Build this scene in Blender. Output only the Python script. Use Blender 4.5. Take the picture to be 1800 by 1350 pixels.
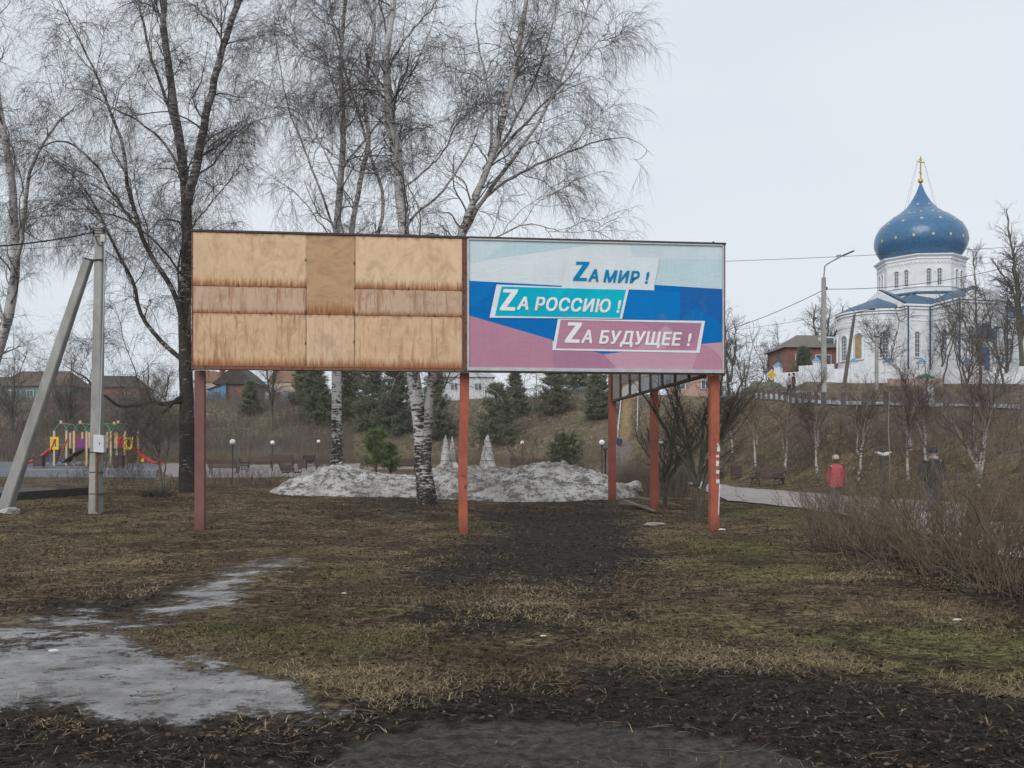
import bpy, math, random
import numpy as np
from mathutils import Vector, Matrix
for o in list(bpy.data.objects): bpy.data.objects.remove(o)
SC = bpy.context.scene
COL = SC.collection
R = math.radians
# ------------------------------------------------------------------ camera
F, H0, EYE = 1750.0, 822.0, 1.5          # focal length and horizon in photo pixels, eye height in metres
cam = bpy.data.cameras.new('camera'); camo = bpy.data.objects.new('camera', cam); COL.objects.link(camo)
camo.location = (0, 0, EYE); camo.rotation_euler = (R(90), 0, 0)
cam.sensor_width = 36; cam.lens = 36 * F / 1800; cam.shift_y = (H0 - 675) / 1800
cam.clip_start = 0.1; cam.clip_end = 3000
SC.camera = camo
# ------------------------------------------------------------------ overcast sky
wd = bpy.data.worlds.new('World'); SC.world = wd; wd.use_nodes = True
nt = wd.node_tree; nt.nodes.clear()
sky = nt.nodes.new('ShaderNodeTexSky'); sky.sky_type = 'NISHITA'; sky.sun_disc = False
sky.sun_elevation = R(32); sky.sun_rotation = R(202); sky.air_density = 1.0; sky.dust_density = 3.0
hsv = nt.nodes.new('ShaderNodeHueSaturation'); hsv.inputs['Saturation'].default_value = 0.35
tc = nt.nodes.new('ShaderNodeTexCoord'); mp = nt.nodes.new('ShaderNodeMapping'); mp.inputs['Scale'].default_value = (1, 1, 3)
cn = nt.nodes.new('ShaderNodeTexNoise'); cn.inputs['Scale'].default_value = 1.6; cn.inputs['Detail'].default_value = 3
cr = nt.nodes.new('ShaderNodeValToRGB')
cr.color_ramp.elements[0].position = .3; cr.color_ramp.elements[0].color = (6.6, 7.25, 7.95, 1)
cr.color_ramp.elements[1].position = .72; cr.color_ramp.elements[1].color = (7.5, 8.0, 8.55, 1)
mx = nt.nodes.new('ShaderNodeMixRGB'); mx.inputs[0].default_value = .9      # the cloud deck covers nearly all of the blue
bg = nt.nodes.new('ShaderNodeBackground'); bg.inputs['Strength'].default_value = 0.1
ow = nt.nodes.new('ShaderNodeOutputWorld')
L = nt.links.new
L(sky.outputs[0], hsv.inputs['Color']); L(tc.outputs['Generated'], mp.inputs[0]); L(mp.outputs[0], cn.inputs['Vector'])
L(cn.outputs[0], cr.inputs[0]); L(hsv.outputs[0], mx.inputs[1]); L(cr.outputs[0], mx.inputs[2])
L(mx.outputs[0], bg.inputs[0]); L(bg.outputs[0], ow.inputs[0])
sl = bpy.data.lights.new('sun', 'SUN'); sl.energy = 1.5; sl.angle = R(35); sl.color = (1, .97, .93)
so = bpy.data.objects.new('sun', sl); COL.objects.link(so); so.location = (-20, -30, 40)
so.rotation_euler = (R(58), 0, R(-22))
SC.view_settings.view_transform = 'Standard'; SC.view_settings.look = 'None'
SC.view_settings.exposure = 0.16; SC.view_settings.gamma = 1
SC.render.engine = 'CYCLES'
SC.cycles.max_bounces = 5; SC.cycles.diffuse_bounces = 2; SC.cycles.transparent_max_bounces = 8

HAZE = .00028
rs = np.random.RandomState(7); random.seed(5)
# ------------------------------------------------------------------ helpers
ORD = 'first second third fourth fifth sixth seventh eighth ninth tenth eleventh twelfth thirteenth fourteenth fifteenth sixteenth seventeenth eighteenth nineteenth twentieth twenty-first twenty-second twenty-third twenty-fourth twenty-fifth twenty-sixth twenty-seventh twenty-eighth'.split()
def rank(vals):
    o = sorted(range(len(vals)), key=lambda i: vals[i]); r = [0] * len(vals)
    for n, i in enumerate(o): r[i] = n
    return [ORD[k] for k in r]
def tag(o, label=None, cat=None, group=None, kind=None):
    if label: o['label'] = label
    if cat: o['category'] = cat
    if group: o['group'] = group
    if kind: o['kind'] = kind
    return o
def thing(name, label, cat, loc=(0, 0, 0), rz=0, group=None):
    o = bpy.data.objects.new(name, None); COL.objects.link(o); o.location = loc; o.rotation_euler = (0, 0, rz)
    o.empty_display_size = .2
    return tag(o, label, cat, group)
def copy_tree(o, parent=None):
    c = o.copy(); COL.objects.link(c)
    if parent is not None: c.parent = parent
    for ch in list(o.children): copy_tree(ch, c)
    return c
def relabel(o, label, group=None):
    o['label'] = label
    if group: o['group'] = group
    return o
def link(name, me, mats, parent=None):
    for m in (mats if isinstance(mats, (list, tuple)) else [mats]): me.materials.append(m)
    o = bpy.data.objects.new(name, me); COL.objects.link(o)
    if parent is not None: o.parent = parent
    return o
def fastmesh(name, V, Q, nv=4, smooth=False, attrs=None):
    """numpy verts (N,3) and faces (M,nv)"""
    me = bpy.data.meshes.new(name); V = np.asarray(V, np.float32); Q = np.asarray(Q, np.int32)
    me.vertices.add(len(V)); me.vertices.foreach_set('co', V.ravel())
    me.loops.add(Q.size); me.loops.foreach_set('vertex_index', Q.ravel())
    me.polygons.add(len(Q)); me.polygons.foreach_set('loop_start', np.arange(len(Q), dtype=np.int32) * nv)
    try: me.polygons.foreach_set('loop_total', np.full(len(Q), nv, np.int32))
    except Exception: pass
    if smooth: me.polygons.foreach_set('use_smooth', np.ones(len(Q), bool))
    if attrs:
        for k, a in attrs.items():
            at = me.attributes.new(k, 'FLOAT', 'POINT'); at.data.foreach_set('value', np.asarray(a, np.float32))
    me.update(calc_edges=True); return me
class MB:
    """collects shapes into one mesh"""
    def __init__(s): s.v = []; s.f = []; s.m = []; s.sm = []; s.M = Matrix.Identity(4); s.mi = 0; s.smooth = False
    def add(s, vs, fs):
        b = len(s.v); s.v += [tuple(s.M @ Vector(p)) for p in vs]
        for f in fs: s.f.append(tuple(b + i for i in f)); s.m.append(s.mi); s.sm.append(s.smooth)
    def box(s, c, d, rz=0, ry=0, rx=0):
        M = Matrix.Translation(c) @ Matrix.Rotation(rz, 4, 'Z') @ Matrix.Rotation(ry, 4, 'Y') @ Matrix.Rotation(rx, 4, 'X')
        x, y, z = d[0] / 2, d[1] / 2, d[2] / 2
        vs = [M @ Vector(p) for p in ((-x, -y, -z), (x, -y, -z), (x, y, -z), (-x, y, -z), (-x, -y, z), (x, -y, z), (x, y, z), (-x, y, z))]
        s.add(vs, [(3, 2, 1, 0), (4, 5, 6, 7), (0, 1, 5, 4), (1, 2, 6, 5), (2, 3, 7, 6), (3, 0, 4, 7)]); return s
    def b2(s, a, b):
        return s.box([(a[i] + b[i]) / 2 for i in range(3)], [abs(b[i] - a[i]) for i in range(3)])
    def tube(s, pts, r, n=8, cap=True):
        pts = [Vector(p) for p in pts]; rr = r if isinstance(r, (list, tuple)) else [r] * len(pts)
        vs = []; ref = None
        for i, p in enumerate(pts):
            t = (pts[min(i + 1, len(pts) - 1)] - pts[max(i - 1, 0)]).normalized()
            if ref is None: ref = Vector((0, 0, 1)) if abs(t.z) < .9 else Vector((1, 0, 0))
            u = t.cross(ref).normalized(); w = t.cross(u)
            ref = w.cross(t) if False else ref
            for k in range(n):
                a = 2 * math.pi * (k + .5) / n; vs.append(p + rr[i] * (math.cos(a) * u + math.sin(a) * w))
        fs = []
        for i in range(len(pts) - 1):
            for k in range(n):
                k2 = (k + 1) % n; fs.append((i * n + k, i * n + k2, (i + 1) * n + k2, (i + 1) * n + k))
        if cap: fs.append(tuple(range(n))); fs.append(tuple((len(pts) - 1) * n + k for k in range(n - 1, -1, -1)))
        s.add(vs, fs); return s
    def lathe(s, prof, n=24, c=(0, 0, 0), a0=0, a1=2 * math.pi, off=0):
        full = abs(a1 - a0 - 2 * math.pi) < 1e-6; m = n if full else n + 1
        vs = []
        for r, z in prof:
            for k in range(m):
                a = a0 + (a1 - a0) * k / n + off; vs.append((c[0] + r * math.cos(a), c[1] + r * math.sin(a), c[2] + z))
        fs = []
        for i in range(len(prof) - 1):
            for k in range(n):
                k2 = (k + 1) % m if full else k + 1
                fs.append((i * m + k, i * m + k2, (i + 1) * m + k2, (i + 1) * m + k))
        s.add(vs, fs); return s
    def prism(s, poly, y0, y1):
        """poly in (x,z), extruded along y"""
        n = len(poly); vs = [(p[0], y0, p[1]) for p in poly] + [(p[0], y1, p[1]) for p in poly]
        fs = [tuple(range(n)), tuple(range(2 * n - 1, n - 1, -1))] + [(i, i + n, (i + 1) % n + n, (i + 1) % n) for i in range(n)]
        s.add(vs, fs); return s
    def build(s, name, mats, parent=None, bevel=0):
        me = bpy.data.meshes.new(name); me.from_pydata(s.v, [], s.f)
        me.polygons.foreach_set('material_index', s.m); me.polygons.foreach_set('use_smooth', s.sm); me.update()
        o = link(name, me, mats, parent)
        if bevel:
            b = o.modifiers.new('bevel', 'BEVEL'); b.width = bevel; b.segments = 2; b.limit_method = 'ANGLE'
        return o
# --- procedural materials
def mat(name, c1, c2=None, scale=4, rough=.8, bump=0, detail=6, metal=0, spec=.3, stretch=(1, 1, 1), bscale=None, c3=None, pos=(.35, .65), bdist=.02):
    m = bpy.data.materials.new(name); m.use_nodes = True; n = m.node_tree.nodes; l = m.node_tree.links.new
    b = n['Principled BSDF']; b.inputs['Roughness'].default_value = rough; b.inputs['Metallic'].default_value = metal
    b.inputs['Specular IOR Level'].default_value = spec
    t = n.new('ShaderNodeTexCoord'); mp = n.new('ShaderNodeMapping'); mp.inputs['Scale'].default_value = stretch
    l(t.outputs['Object'], mp.inputs[0])
    if c2 is None: c2 = tuple(x * .8 for x in c1)
    ns = n.new('ShaderNodeTexNoise'); ns.inputs['Scale'].default_value = scale; ns.inputs['Detail'].default_value = detail
    ns.inputs['Roughness'].default_value = .62
    l(mp.outputs[0], ns.inputs['Vector']); cr = n.new('ShaderNodeValToRGB'); e = cr.color_ramp.elements
    e[0].position = pos[0]; e[1].position = pos[1]; e[0].color = (*c1, 1); e[1].color = (*c2, 1)
    if c3: x = e.new((pos[0] + pos[1]) / 2); x.color = (*c3, 1)
    l(ns.outputs[0], cr.inputs[0]); l(cr.outputs[0], b.inputs['Base Color'])
    if bump:
        nb = n.new('ShaderNodeTexNoise'); nb.inputs['Scale'].default_value = bscale or scale * 3; nb.inputs['Detail'].default_value = 5
        l(mp.outputs[0], nb.inputs['Vector']); bp = n.new('ShaderNodeBump'); bp.inputs['Strength'].default_value = bump
        bp.inputs['Distance'].default_value = bdist; l(nb.outputs[0], bp.inputs['Height']); l(bp.outputs[0], b.inputs['Normal'])
    return m
class NT:
    """tiny node builder"""
    def __init__(s, name, rough=.9, spec=.2):
        s.m = bpy.data.materials.new(name); s.m.use_nodes = True; s.n = s.m.node_tree.nodes; s.l = s.m.node_tree.links.new
        s.b = s.n['Principled BSDF']; s.b.inputs['Roughness'].default_value = rough; s.b.inputs['Specular IOR Level'].default_value = spec
        s.tc = s.n.new('ShaderNodeTexCoord')
    def put(s, sock, v):
        if hasattr(v, 'links') or isinstance(v, bpy.types.NodeSocket): s.l(v, sock)
        else: sock.default_value = v if not (isinstance(v, tuple) and len(v) == 3 and sock.type == 'RGBA') else (*v, 1)
    def vec(s, scale=(1, 1, 1), loc=(0, 0, 0)):
        m = s.n.new('ShaderNodeMapping'); m.inputs['Scale'].default_value = scale; m.inputs['Location'].default_value = loc
        s.l(s.tc.outputs['Object'], m.inputs[0]); return m.outputs[0]
    def noise(s, scale, v=None, detail=5, rough=.6, dist=0):
        x = s.n.new('ShaderNodeTexNoise'); x.inputs['Scale'].default_value = scale; x.inputs['Detail'].default_value = detail
        x.inputs['Roughness'].default_value = rough; x.inputs['Distortion'].default_value = dist
        s.l(v if v is not None else s.tc.outputs['Object'], x.inputs['Vector']); return x.outputs[0]
    def math(s, op, a, b=0.0, c=0.0):
        x = s.n.new('ShaderNodeMath'); x.operation = op; s.put(x.inputs[0], a); s.put(x.inputs[1], b); s.put(x.inputs[2], c); return x.outputs[0]
    def ramp(s, v, lo, hi, a=0.0, b=1.0):
        x = s.n.new('ShaderNodeMapRange'); x.interpolation_type = 'SMOOTHSTEP'; s.put(x.inputs[0], v)
        x.inputs[1].default_value = lo; x.inputs[2].default_value = hi; x.inputs[3].default_value = a; x.inputs[4].default_value = b; return x.outputs[0]
    def mix(s, f, a, b, mode='MIX'):
        x = s.n.new('ShaderNodeMixRGB'); x.blend_type = mode; s.put(x.inputs[0], f); s.put(x.inputs[1], a); s.put(x.inputs[2], b); return x.outputs[0]
    def attr(s, name):
        x = s.n.new('ShaderNodeAttribute'); x.attribute_name = name; return x.outputs['Fac']
    def sep(s, axis):
        x = s.n.new('ShaderNodeSeparateXYZ'); s.l(s.tc.outputs['Object'], x.inputs[0]); return x.outputs[axis]
    def bump(s, h, strength=.5, dist=.03):
        x = s.n.new('ShaderNodeBump'); x.inputs['Strength'].default_value = strength; x.inputs['Distance'].default_value = dist
        s.put(x.inputs['Height'], h); s.l(x.outputs[0], s.b.inputs['Normal'])
    def done(s, col, rough=None):
        s.put(s.b.inputs['Base Color'], col)
        if rough is not None: s.put(s.b.inputs['Roughness'], rough)
        return s.m
# ------------------------------------------------------------------ terrain
def Zp(py, d): return EYE + (H0 - py) / F * d
def P(px, py, d): return Vector(((px - 900) / F * d, d, Zp(py, d)))
_K = {   # bearing (photo column) : (distance, height) from the camera outward
 -900: [(16,.05),(22.5,.25),(28,.42),(36,.7),(66,.95),(112,Zp(806,112)),(142,Zp(704,142)),(165,Zp(700,142)),(900,14)],
 0:    [(16,.05),(22.5,.22),(28,.42),(36,.7),(66,Zp(838,66)),(112,Zp(806,112)),(142,Zp(704,142)),(165,Zp(702,142)),(900,14)],
 350:  [(16,.02),(22.5,.17),(28,.40),(36,Zp(860,36)),(66,Zp(840,66)),(112,Zp(808,112)),(142,Zp(705,142)),(165,Zp(703,142)),(900,14)],
 700:  [(16,0),(22.5,.02),(28,.33),(36,Zp(868,36)),(66,Zp(838,66)),(112,Zp(812,112)),(142,Zp(704,142)),(165,Zp(700,142)),(900,14)],
 900:  [(16,0),(22.5,-.02),(28,.2),(36,Zp(872,36)),(66,Zp(842,66)),(108,Zp(815,108)),(140,Zp(700,140)),(165,Zp(697,140)),(900,14)],
 1080: [(16,0),(22.5,-.02),(28,.2),(36,.47),(60,Zp(852,60)),(92,Zp(838,92)),(132,Zp(690,132)),(160,Zp(686,132)),(900,14)],
 1180: [(16,0),(22.5,0),(28,.2),(36,.42),(50,.42),(72,Zp(845,72)),(118,Zp(694,118)),(135,Zp(689,118)),(900,14)],
 1290: [(16,0),(22.5,0),(28,.22),(36,.4),(50,.42),(57,Zp(845,57)),(93,Zp(703,93)),(99,Zp(693,99)),(900,16)],
 1448: [(16,0),(22.5,.05),(28,.3),(36,.42),(42,.45),(46,.7),(62,Zp(712,62)),(69,Zp(706,69)),(900,22)],
 1600: [(16,0),(22.5,.08),(28,.33),(33,.4),(37,.5),(40,.75),(55,Zp(716,55)),(62,Zp(710,62)),(900,24)],
 1800: [(14,0),(18,.05),(22,.2),(26,.3),(29,.35),(31,.5),(51,Zp(720,51)),(58,Zp(713,58)),(900,26)],
 2700: [(14,0),(18,.05),(22,.2),(25,.3),(27,.35),(29,.5),(48,4.4),(55,4.6),(900,26)]}
_cx = np.array(sorted(_K)); _KD = np.array([[k[0] for k in _K[c]] for c in _cx], float); _KZ = np.array([[k[1] for k in _K[c]] for c in _cx], float)
# church hill: behind the road the ground climbs to a plateau at about 11 m
_lat = rs.rand(4, 256, 256)
def vnoise(x, y, o=0):
    x = np.asarray(x, float); y = np.asarray(y, float); i = np.floor(x).astype(int); j = np.floor(y).astype(int)
    fx = x - i; fy = y - j; fx = fx * fx * (3 - 2 * fx); fy = fy * fy * (3 - 2 * fy); T = _lat[o % 4]
    a = T[i & 255, j & 255]; b = T[(i + 1) & 255, j & 255]; c = T[i & 255, (j + 1) & 255]; d = T[(i + 1) & 255, (j + 1) & 255]
    return (a * (1 - fx) + b * fx) * (1 - fy) + (c * (1 - fx) + d * fx) * fy
def fbm(x, y, s, oct=4, o=0):
    r = 0; a = .5
    for k in range(oct): r = r + a * (vnoise(x * s + 13 * k, y * s + 7 * k, o + k) - .5); s *= 2.03; a *= .55
    return r
def hgt(x, y, rough=True):
    x = np.asarray(x, float); y = np.asarray(y, float); ys = np.maximum(y, 4.0)
    c = np.clip(900 + F * x / ys, -900, 2700)
    j = np.clip(np.searchsorted(_cx, c) - 1, 0, len(_cx) - 2); t = (c - _cx[j]) / (_cx[j + 1] - _cx[j]); 
    sh = j.shape; D = _KD[j] * (1 - t[..., None]) + _KD[j + 1] * t[..., None]; Zk = _KZ[j] * (1 - t[..., None]) + _KZ[j + 1] * t[..., None]
    D = np.concatenate([np.zeros(sh + (1,)), D], -1); Zk = np.concatenate([np.zeros(sh + (1,)), Zk], -1)
    z = np.zeros(sh)
    for k in range(D.shape[-1] - 1):
        d0, d1 = D[..., k], D[..., k + 1]; m = (ys >= d0) & (ys < d1); u = np.clip((ys - d0) / (d1 - d0), 0, 1)
        if k >= 5 and k < 8: u = u * .6 + .4 * u * u * (3 - 2 * u)
        z = np.where(m, Zk[..., k] * (1 - u) + Zk[..., k + 1] * u, z)
    # church hill
    hill = 11.3 * np.clip((ys - 66) / 34, 0, 1) ** .8; hill = np.where(x > 16, hill * np.clip((x - 16) / 10, 0, 1), 0)
    base = np.where(ys < 900, z, Zk[..., -1])
    rt = np.clip((c - 1300) / 120, 0, 1) * np.clip((ys - 66) / 10, 0, 1)
    tgt = np.maximum(5.3 + (ys - 66) * .145, 0); tgt = np.minimum(tgt, 11.2)
    base = base * (1 - rt) + np.maximum(np.where(ys > 66, tgt, base), np.minimum(base, 11.2)) * rt
    if rough:
        base = base + fbm(x, y, .35, 3) * .16 + fbm(x, y, 2.2, 3, 1) * .045
        base = base + fbm(x, y, .12, 3, 2) * 1.3 * np.clip((ys - 70) / 60, 0, 1) * np.clip((1100 - c) / 300, 0, 1)
    return base
def hz(x, y): return float(hgt(np.array([x]), np.array([y]))[0])
def on(x, y, dz=0): return Vector((x, y, hz(x, y) + dz))
def gcol(px, d, dz=0): return on((px - 900) / F * d, d, dz)
def gp(px, py):
    """ground point seen at a photo pixel"""
    d = np.concatenate([np.arange(4.5, 30, .05), np.arange(30, 190, .2)]); x = (px - 900) / F * d; z = hgt(x, d); q = H0 - (z - EYE) * F / d
    k = np.argmax(q <= py) if (q <= py).any() else len(d) - 1
    return Vector((x[k], d[k], z[k]))
# --- what covers the ground, as areas of the lawn
def sdpoly(X, Y, poly, ky=2.4):
    p = np.array(poly, float); p[:, 1] *= ky; Y = Y * ky; n = len(p); dmin = np.full(X.shape, 1e9); ins = np.zeros(X.shape, bool)
    for i in range(n):
        a = p[i]; b = p[(i + 1) % n]; e = b - a; wx = X - a[0]; wy = Y - a[1]; t = np.clip((wx * e[0] + wy * e[1]) / (e @ e), 0, 1)
        dmin = np.minimum(dmin, np.hypot(wx - e[0] * t, wy - e[1] * t))
        cnd = ((a[1] > Y) != (b[1] > Y)) & (X < (b[0] - a[0]) * (Y - a[1]) / (b[1] - a[1] + 1e-9) + a[0]); ins ^= cnd
    return np.where(ins, dmin, -dmin)
ICE = [[(-400,1150),(0,1132),(160,1106),(215,1112),(320,1158),(420,1172),(530,1206),(600,1236),(545,1250),(480,1262),(420,1250),(330,1272),(200,1268),(110,1240),(0,1250),(-400,1290)],
       [(-300,1110),(0,1095),(160,1075),(210,1087),(290,1062),(330,1035),(380,1018),(440,992),(520,983),(532,988),(450,1008),(415,1030),(412,1053),(350,1077),(250,1090),(150,1100),(0,1118),(-300,1140)]]
MUD = [[(860,880),(1060,880),(1110,905),(1130,940),(1160,990),(1120,1030),(1060,1060),(980,1040),(900,1030),(780,1040),(690,1010),(720,975),(830,940)],
       [(-500,1230),(0,1180),(150,1262),(480,1255),(620,1215),(760,1190),(900,1175),(1100,1180),(1300,1165),(1500,1190),(1800,1225),(2400,1290),(2400,1500),(-500,1500)],
       [(-200,1120),(0,1135),(90,1110),(190,1120),(150,1150),(60,1165),(0,1175),(-200,1180)],
       [(60,1060),(160,1045),(270,1030),(330,1020),(300,1045),(210,1078),(100,1075)],
       [(700,1065),(850,1050),(1000,1075),(1120,1070),(1100,1100),(930,1105),(800,1120),(720,1100)],
       [(620,880),(700,872),(770,885),(740,897),(650,893)],
       [(1440,960),(1500,985),(1600,1020),(1800,1080),(2000,1100),(2000,1040),(1700,980),(1450,930)]]
DIRT = [[(640,1290),(760,1262),(900,1258),(1100,1272),(1300,1290),(1400,1320),(1500,1352),(1500,1500),(560,1500),(600,1350)],
       
        [(-400,1335),(100,1341),(700,1347),(700,1500),(-400,1500)]]
GRN = [(560,1005,110,14,.8),(430,1110,150,22,1),(690,1078,110,16,1),(640,1140,160,20,.9),(760,1130,90,18,.9),(1720,1150,220,50,1.2),(1330,1000,150,26,.9),(1000,1100,60,12,.3),
       (1250,1110,260,40,.55),(850,925,120,16,.6),(200,940,260,30,.35),(1390,905,180,20,.8),(1560,1110,180,26,1.2),(1290,965,130,18,.9),(1450,840,260,30,.6),(1380,805,60,22,1.0),(1050,790,120,30,.7),(1700,800,160,50,.6)]
def masks(x, y, z):
    ys = np.maximum(y, 4.3); px = 900 + F * x / ys; py = H0 + (EYE - z) / ys * F
    nx = fbm(x, y, .8, 5, 1) * 130; ny = fbm(x + 31, y, .8, 5, 2) * 46
    X = px + nx; Y = py + ny; near = y > 3
    def m(polys, w=34., X=X, Y=Y): 
        s = np.full(x.shape, -1e9)
        for p in polys: s = np.maximum(s, sdpoly(X, Y, p))
        return np.clip(.5 + s / (2 * w), 0, 1)
    nx = nx * .35; ny = ny * .35; Xi = px + nx; Yi = py + ny
    ice = m([(q) for q in ICE], 62, Xi, Yi) * near; mud = m(MUD, 130) * near * (py > 862); dirt = m(DIRT, 60) * near * (py > 862)
    g = np.zeros(x.shape)
    for cx, cy, rx, ry, a in GRN: g = np.maximum(g, a * np.exp(-((X - cx) / rx) ** 2 - ((Y - cy) / ry) ** 2))
    return ice, mud, dirt, g
def build_ground():
    rows = [-40, -25, -15, -8, -4, -1, 1.5, 3, 4]; y = 4.4
    while y < 480: rows.append(y); y += max(.045, (y) * .0125)
    rows = np.array(rows); n = 640
    s = np.linspace(-1, 1, n); s = np.sign(s) * (.45 * np.abs(s) + .55 * np.abs(s) ** 3)
    half = np.maximum(rows, 0) * 1.4 + 12
    half = np.where(rows < 0, 60, half)
    X = s[None, :] * half[:, None]; Y = np.repeat(rows[:, None], n, 1)
    Zz = hgt(X, Y); ice, mud, dirt, g = masks(X, Y, Zz)
    Zz = Zz - .02 * mud + fbm(X, Y, 5, 3, 3) * .035 * mud * (1 - ice)
    m, k = X.shape; idx = np.arange(m * k).reshape(m, k)
    Q = np.stack([idx[:-1, :-1], idx[:-1, 1:], idx[1:, 1:], idx[1:, :-1]], -1).reshape(-1, 4)
    V = np.stack([X, Y, Zz], -1).reshape(-1, 3)
    cc = 900 + F * X / np.maximum(Y, 4); b0_ = np.interp(cc, [1000, 1180, 1290, 1448, 1600, 1800, 2700], [84, 84, 76, 55, 49, 44, 40]); brush = np.clip((Y - b0_) / (6 + .2 * b0_) + fbm(X, Y, .3, 3, 2), 0, 1)
    me = fastmesh('ground', V, Q, 4, True, dict(ice=ice.ravel(), mud=mud.ravel(), dirt=dirt.ravel(), grn=g.ravel(), brush=brush.ravel()))
    t = NT('ground_cover', .95, .04)
    fine = t.noise(15, detail=9, rough=.82); clod = t.noise(9, detail=9, rough=.85); mid = t.noise(5, detail=6); big = t.noise(.8, detail=4); tiny = t.noise(120, detail=3, rough=.7)
    straw = t.mix(t.ramp(clod, .40, .60), (.03, .022, .015), (.38, .29, .17))
    green = t.mix(t.ramp(clod, .40, .60), (.042, .036, .018), (.34, .31, .13))
    gf = t.ramp(t.math('ADD', t.math('MULTIPLY', t.attr('grn'), 1.3), t.math('MULTIPLY', t.math('SUBTRACT', mid, .5), 1.4)), .25, .95)
    lawn = t.mix(gf, straw, green)
    lawn = t.mix(t.ramp(t.math('ADD', big, t.math('MULTIPLY', t.math('SUBTRACT', mid, .5), .9)), .5, .62, 0, .62), lawn, t.mix(t.ramp(fine, .35, .65), (.03, .024, .019), (.11, .082, .064)))
    pn = t.noise(.9, detail=6, rough=.7, dist=.6); lawn = t.mix(t.ramp(pn, .44, .58, .75, 0), lawn, t.mix(t.ramp(clod, .38, .62), (.012, .009, .007), (.12, .08, .058)))
    lawn = t.mix(t.ramp(t.noise(.7, t.vec((1, 1, 1), (7, 3, 0)), 5), .52, .64, 0, .55), lawn, t.mix(t.ramp(clod, .4, .6), (.06, .046, .026), (.32, .25, .135)))
    lawn = t.mix(t.ramp(t.noise(7, detail=7, rough=.75), .5, .62, 0, .6), lawn, (.035, .028, .022)); lawn = t.mix(t.ramp(t.noise(16, detail=6, rough=.75), .6, .68, 0, .45), lawn, (.3, .25, .16))
    mudc = t.mix(t.ramp(clod, .40, .64), (.012, .010, .009), (.088, .068, .057))
    mudc = t.mix(t.ramp(tiny, .56, .68, 0, .75), mudc, (.095, .07, .06))
    mf = t.ramp(t.math('ADD', t.attr('mud'), t.math('MULTIPLY', t.math('SUBTRACT', mid, .5), 1.1)), .35, .68)
    c = t.mix(mf, lawn, mudc)
    dirtc = t.mix(t.ramp(clod, .38, .62), (.05, .044, .039), (.15, .135, .12))
    dirtc = t.mix(t.ramp(tiny, .6, .7, 0, .7), dirtc, (.03, .025, .022))
    df = t.ramp(t.math('ADD', t.attr('dirt'), t.math('MULTIPLY', t.math('SUBTRACT', mid, .5), .8)), .45, .7)
    c = t.mix(df, c, dirtc)
    v2 = t.vec((1, 1.1, 1)); sl = t.noise(1.5, v2, 9, .75)
    icec = t.mix(t.ramp(sl, .3, .7), (.15, .145, .145), (.37, .36, .358)); icec = t.mix(t.ramp(tiny, .5, .72, 0, .5), icec, (.1, .09, .085))
    icec = t.mix(t.ramp(t.noise(3.2, t.vec((1, 1.3, 1)), 9, .8), .52, .62, 0, .8), icec, (.05, .042, .036))
    fi = t.ramp(t.math('ADD', t.attr('ice'), t.math('ADD', t.math('MULTIPLY', t.math('SUBTRACT', sl, .5), 2.3), t.math('MULTIPLY', t.math('SUBTRACT', fine, .5), 1.3))), .42, .66)
    c = t.mix(fi, c, icec)
    bank = t.mix(t.ramp(t.noise(1.6, detail=9, rough=.85), .42, .6), (.055, .043, .032), (.34, .27, .18))
    bank = t.mix(t.ramp(t.noise(.35, detail=5), .45, .6, 0, .7), bank, t.mix(t.ramp(t.noise(2.2, detail=9, rough=.85), .42, .6), (.045, .035, .029), (.24, .185, .145)))
    bank = t.mix(t.ramp(t.noise(.22, detail=5), .5, .62, 0, .6), bank, t.mix(t.ramp(mid, .35, .65), (.07, .07, .035), (.2, .195, .09)))
    c = t.mix(t.attr('brush'), c, bank)
    h = t.math('ADD', t.math('MULTIPLY', fine, 1.0), t.math('MULTIPLY', tiny, .35))
    h = t.math('MULTIPLY', h, t.math('SUBTRACT', 1.0, t.math('MULTIPLY', fi, .8)))
    t.bump(h, .9, .05)
    m = t.done(c, t.mix(fi, t.mix(mf, (.95, .95, .95), (.7, .7, .7)), (.62, .62, .62)))
    return tag(link('ground', me, m), kind='structure')
build_ground()
def on_z(V):
    V = np.array(V, float); return hgt(V[:, 0], V[:, 1])
def drape(name, poly_px, mt, dz=.03, kind='structure', step=None, world=False):
    """surface laid on the ground: quad strip between two edges [(left pt, right pt)...]"""
    V = []; Q = []; nx = 20; rowsn = 0
    for i in range(len(poly_px) - 1):
        (a0, b0), (a1, b1) = poly_px[i], poly_px[i + 1]
        n = max(2, int((Vector(a1) - Vector(a0)).length / .5)) if step is None else step
        for k in range(n + (i == len(poly_px) - 2)):
            t = k / n; a = Vector(a0).lerp(Vector(a1), t); b = Vector(b0).lerp(Vector(b1), t)
            for q in range(nx + 1): p = a.lerp(b, q / nx); V.append((p.x, p.y))
            rowsn += 1
    V = np.array(V); z = on_z(V) + dz
    # keep the paving flatter than the lawn
    idx = np.arange(rowsn * (nx + 1)).reshape(rowsn, nx + 1)
    Q = np.stack([idx[:-1, :-1], idx[:-1, 1:], idx[1:, 1:], idx[1:, :-1]], -1).reshape(-1, 4)
    me = fastmesh(name, np.column_stack([V, z]), Q, 4, True)
    return tag(link(name, me, mt), kind=kind)
G2 = lambda px, py: tuple(gp(px, py)[:2])
def C2(px, d): return ((px - 900) / F * d, d)
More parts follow.
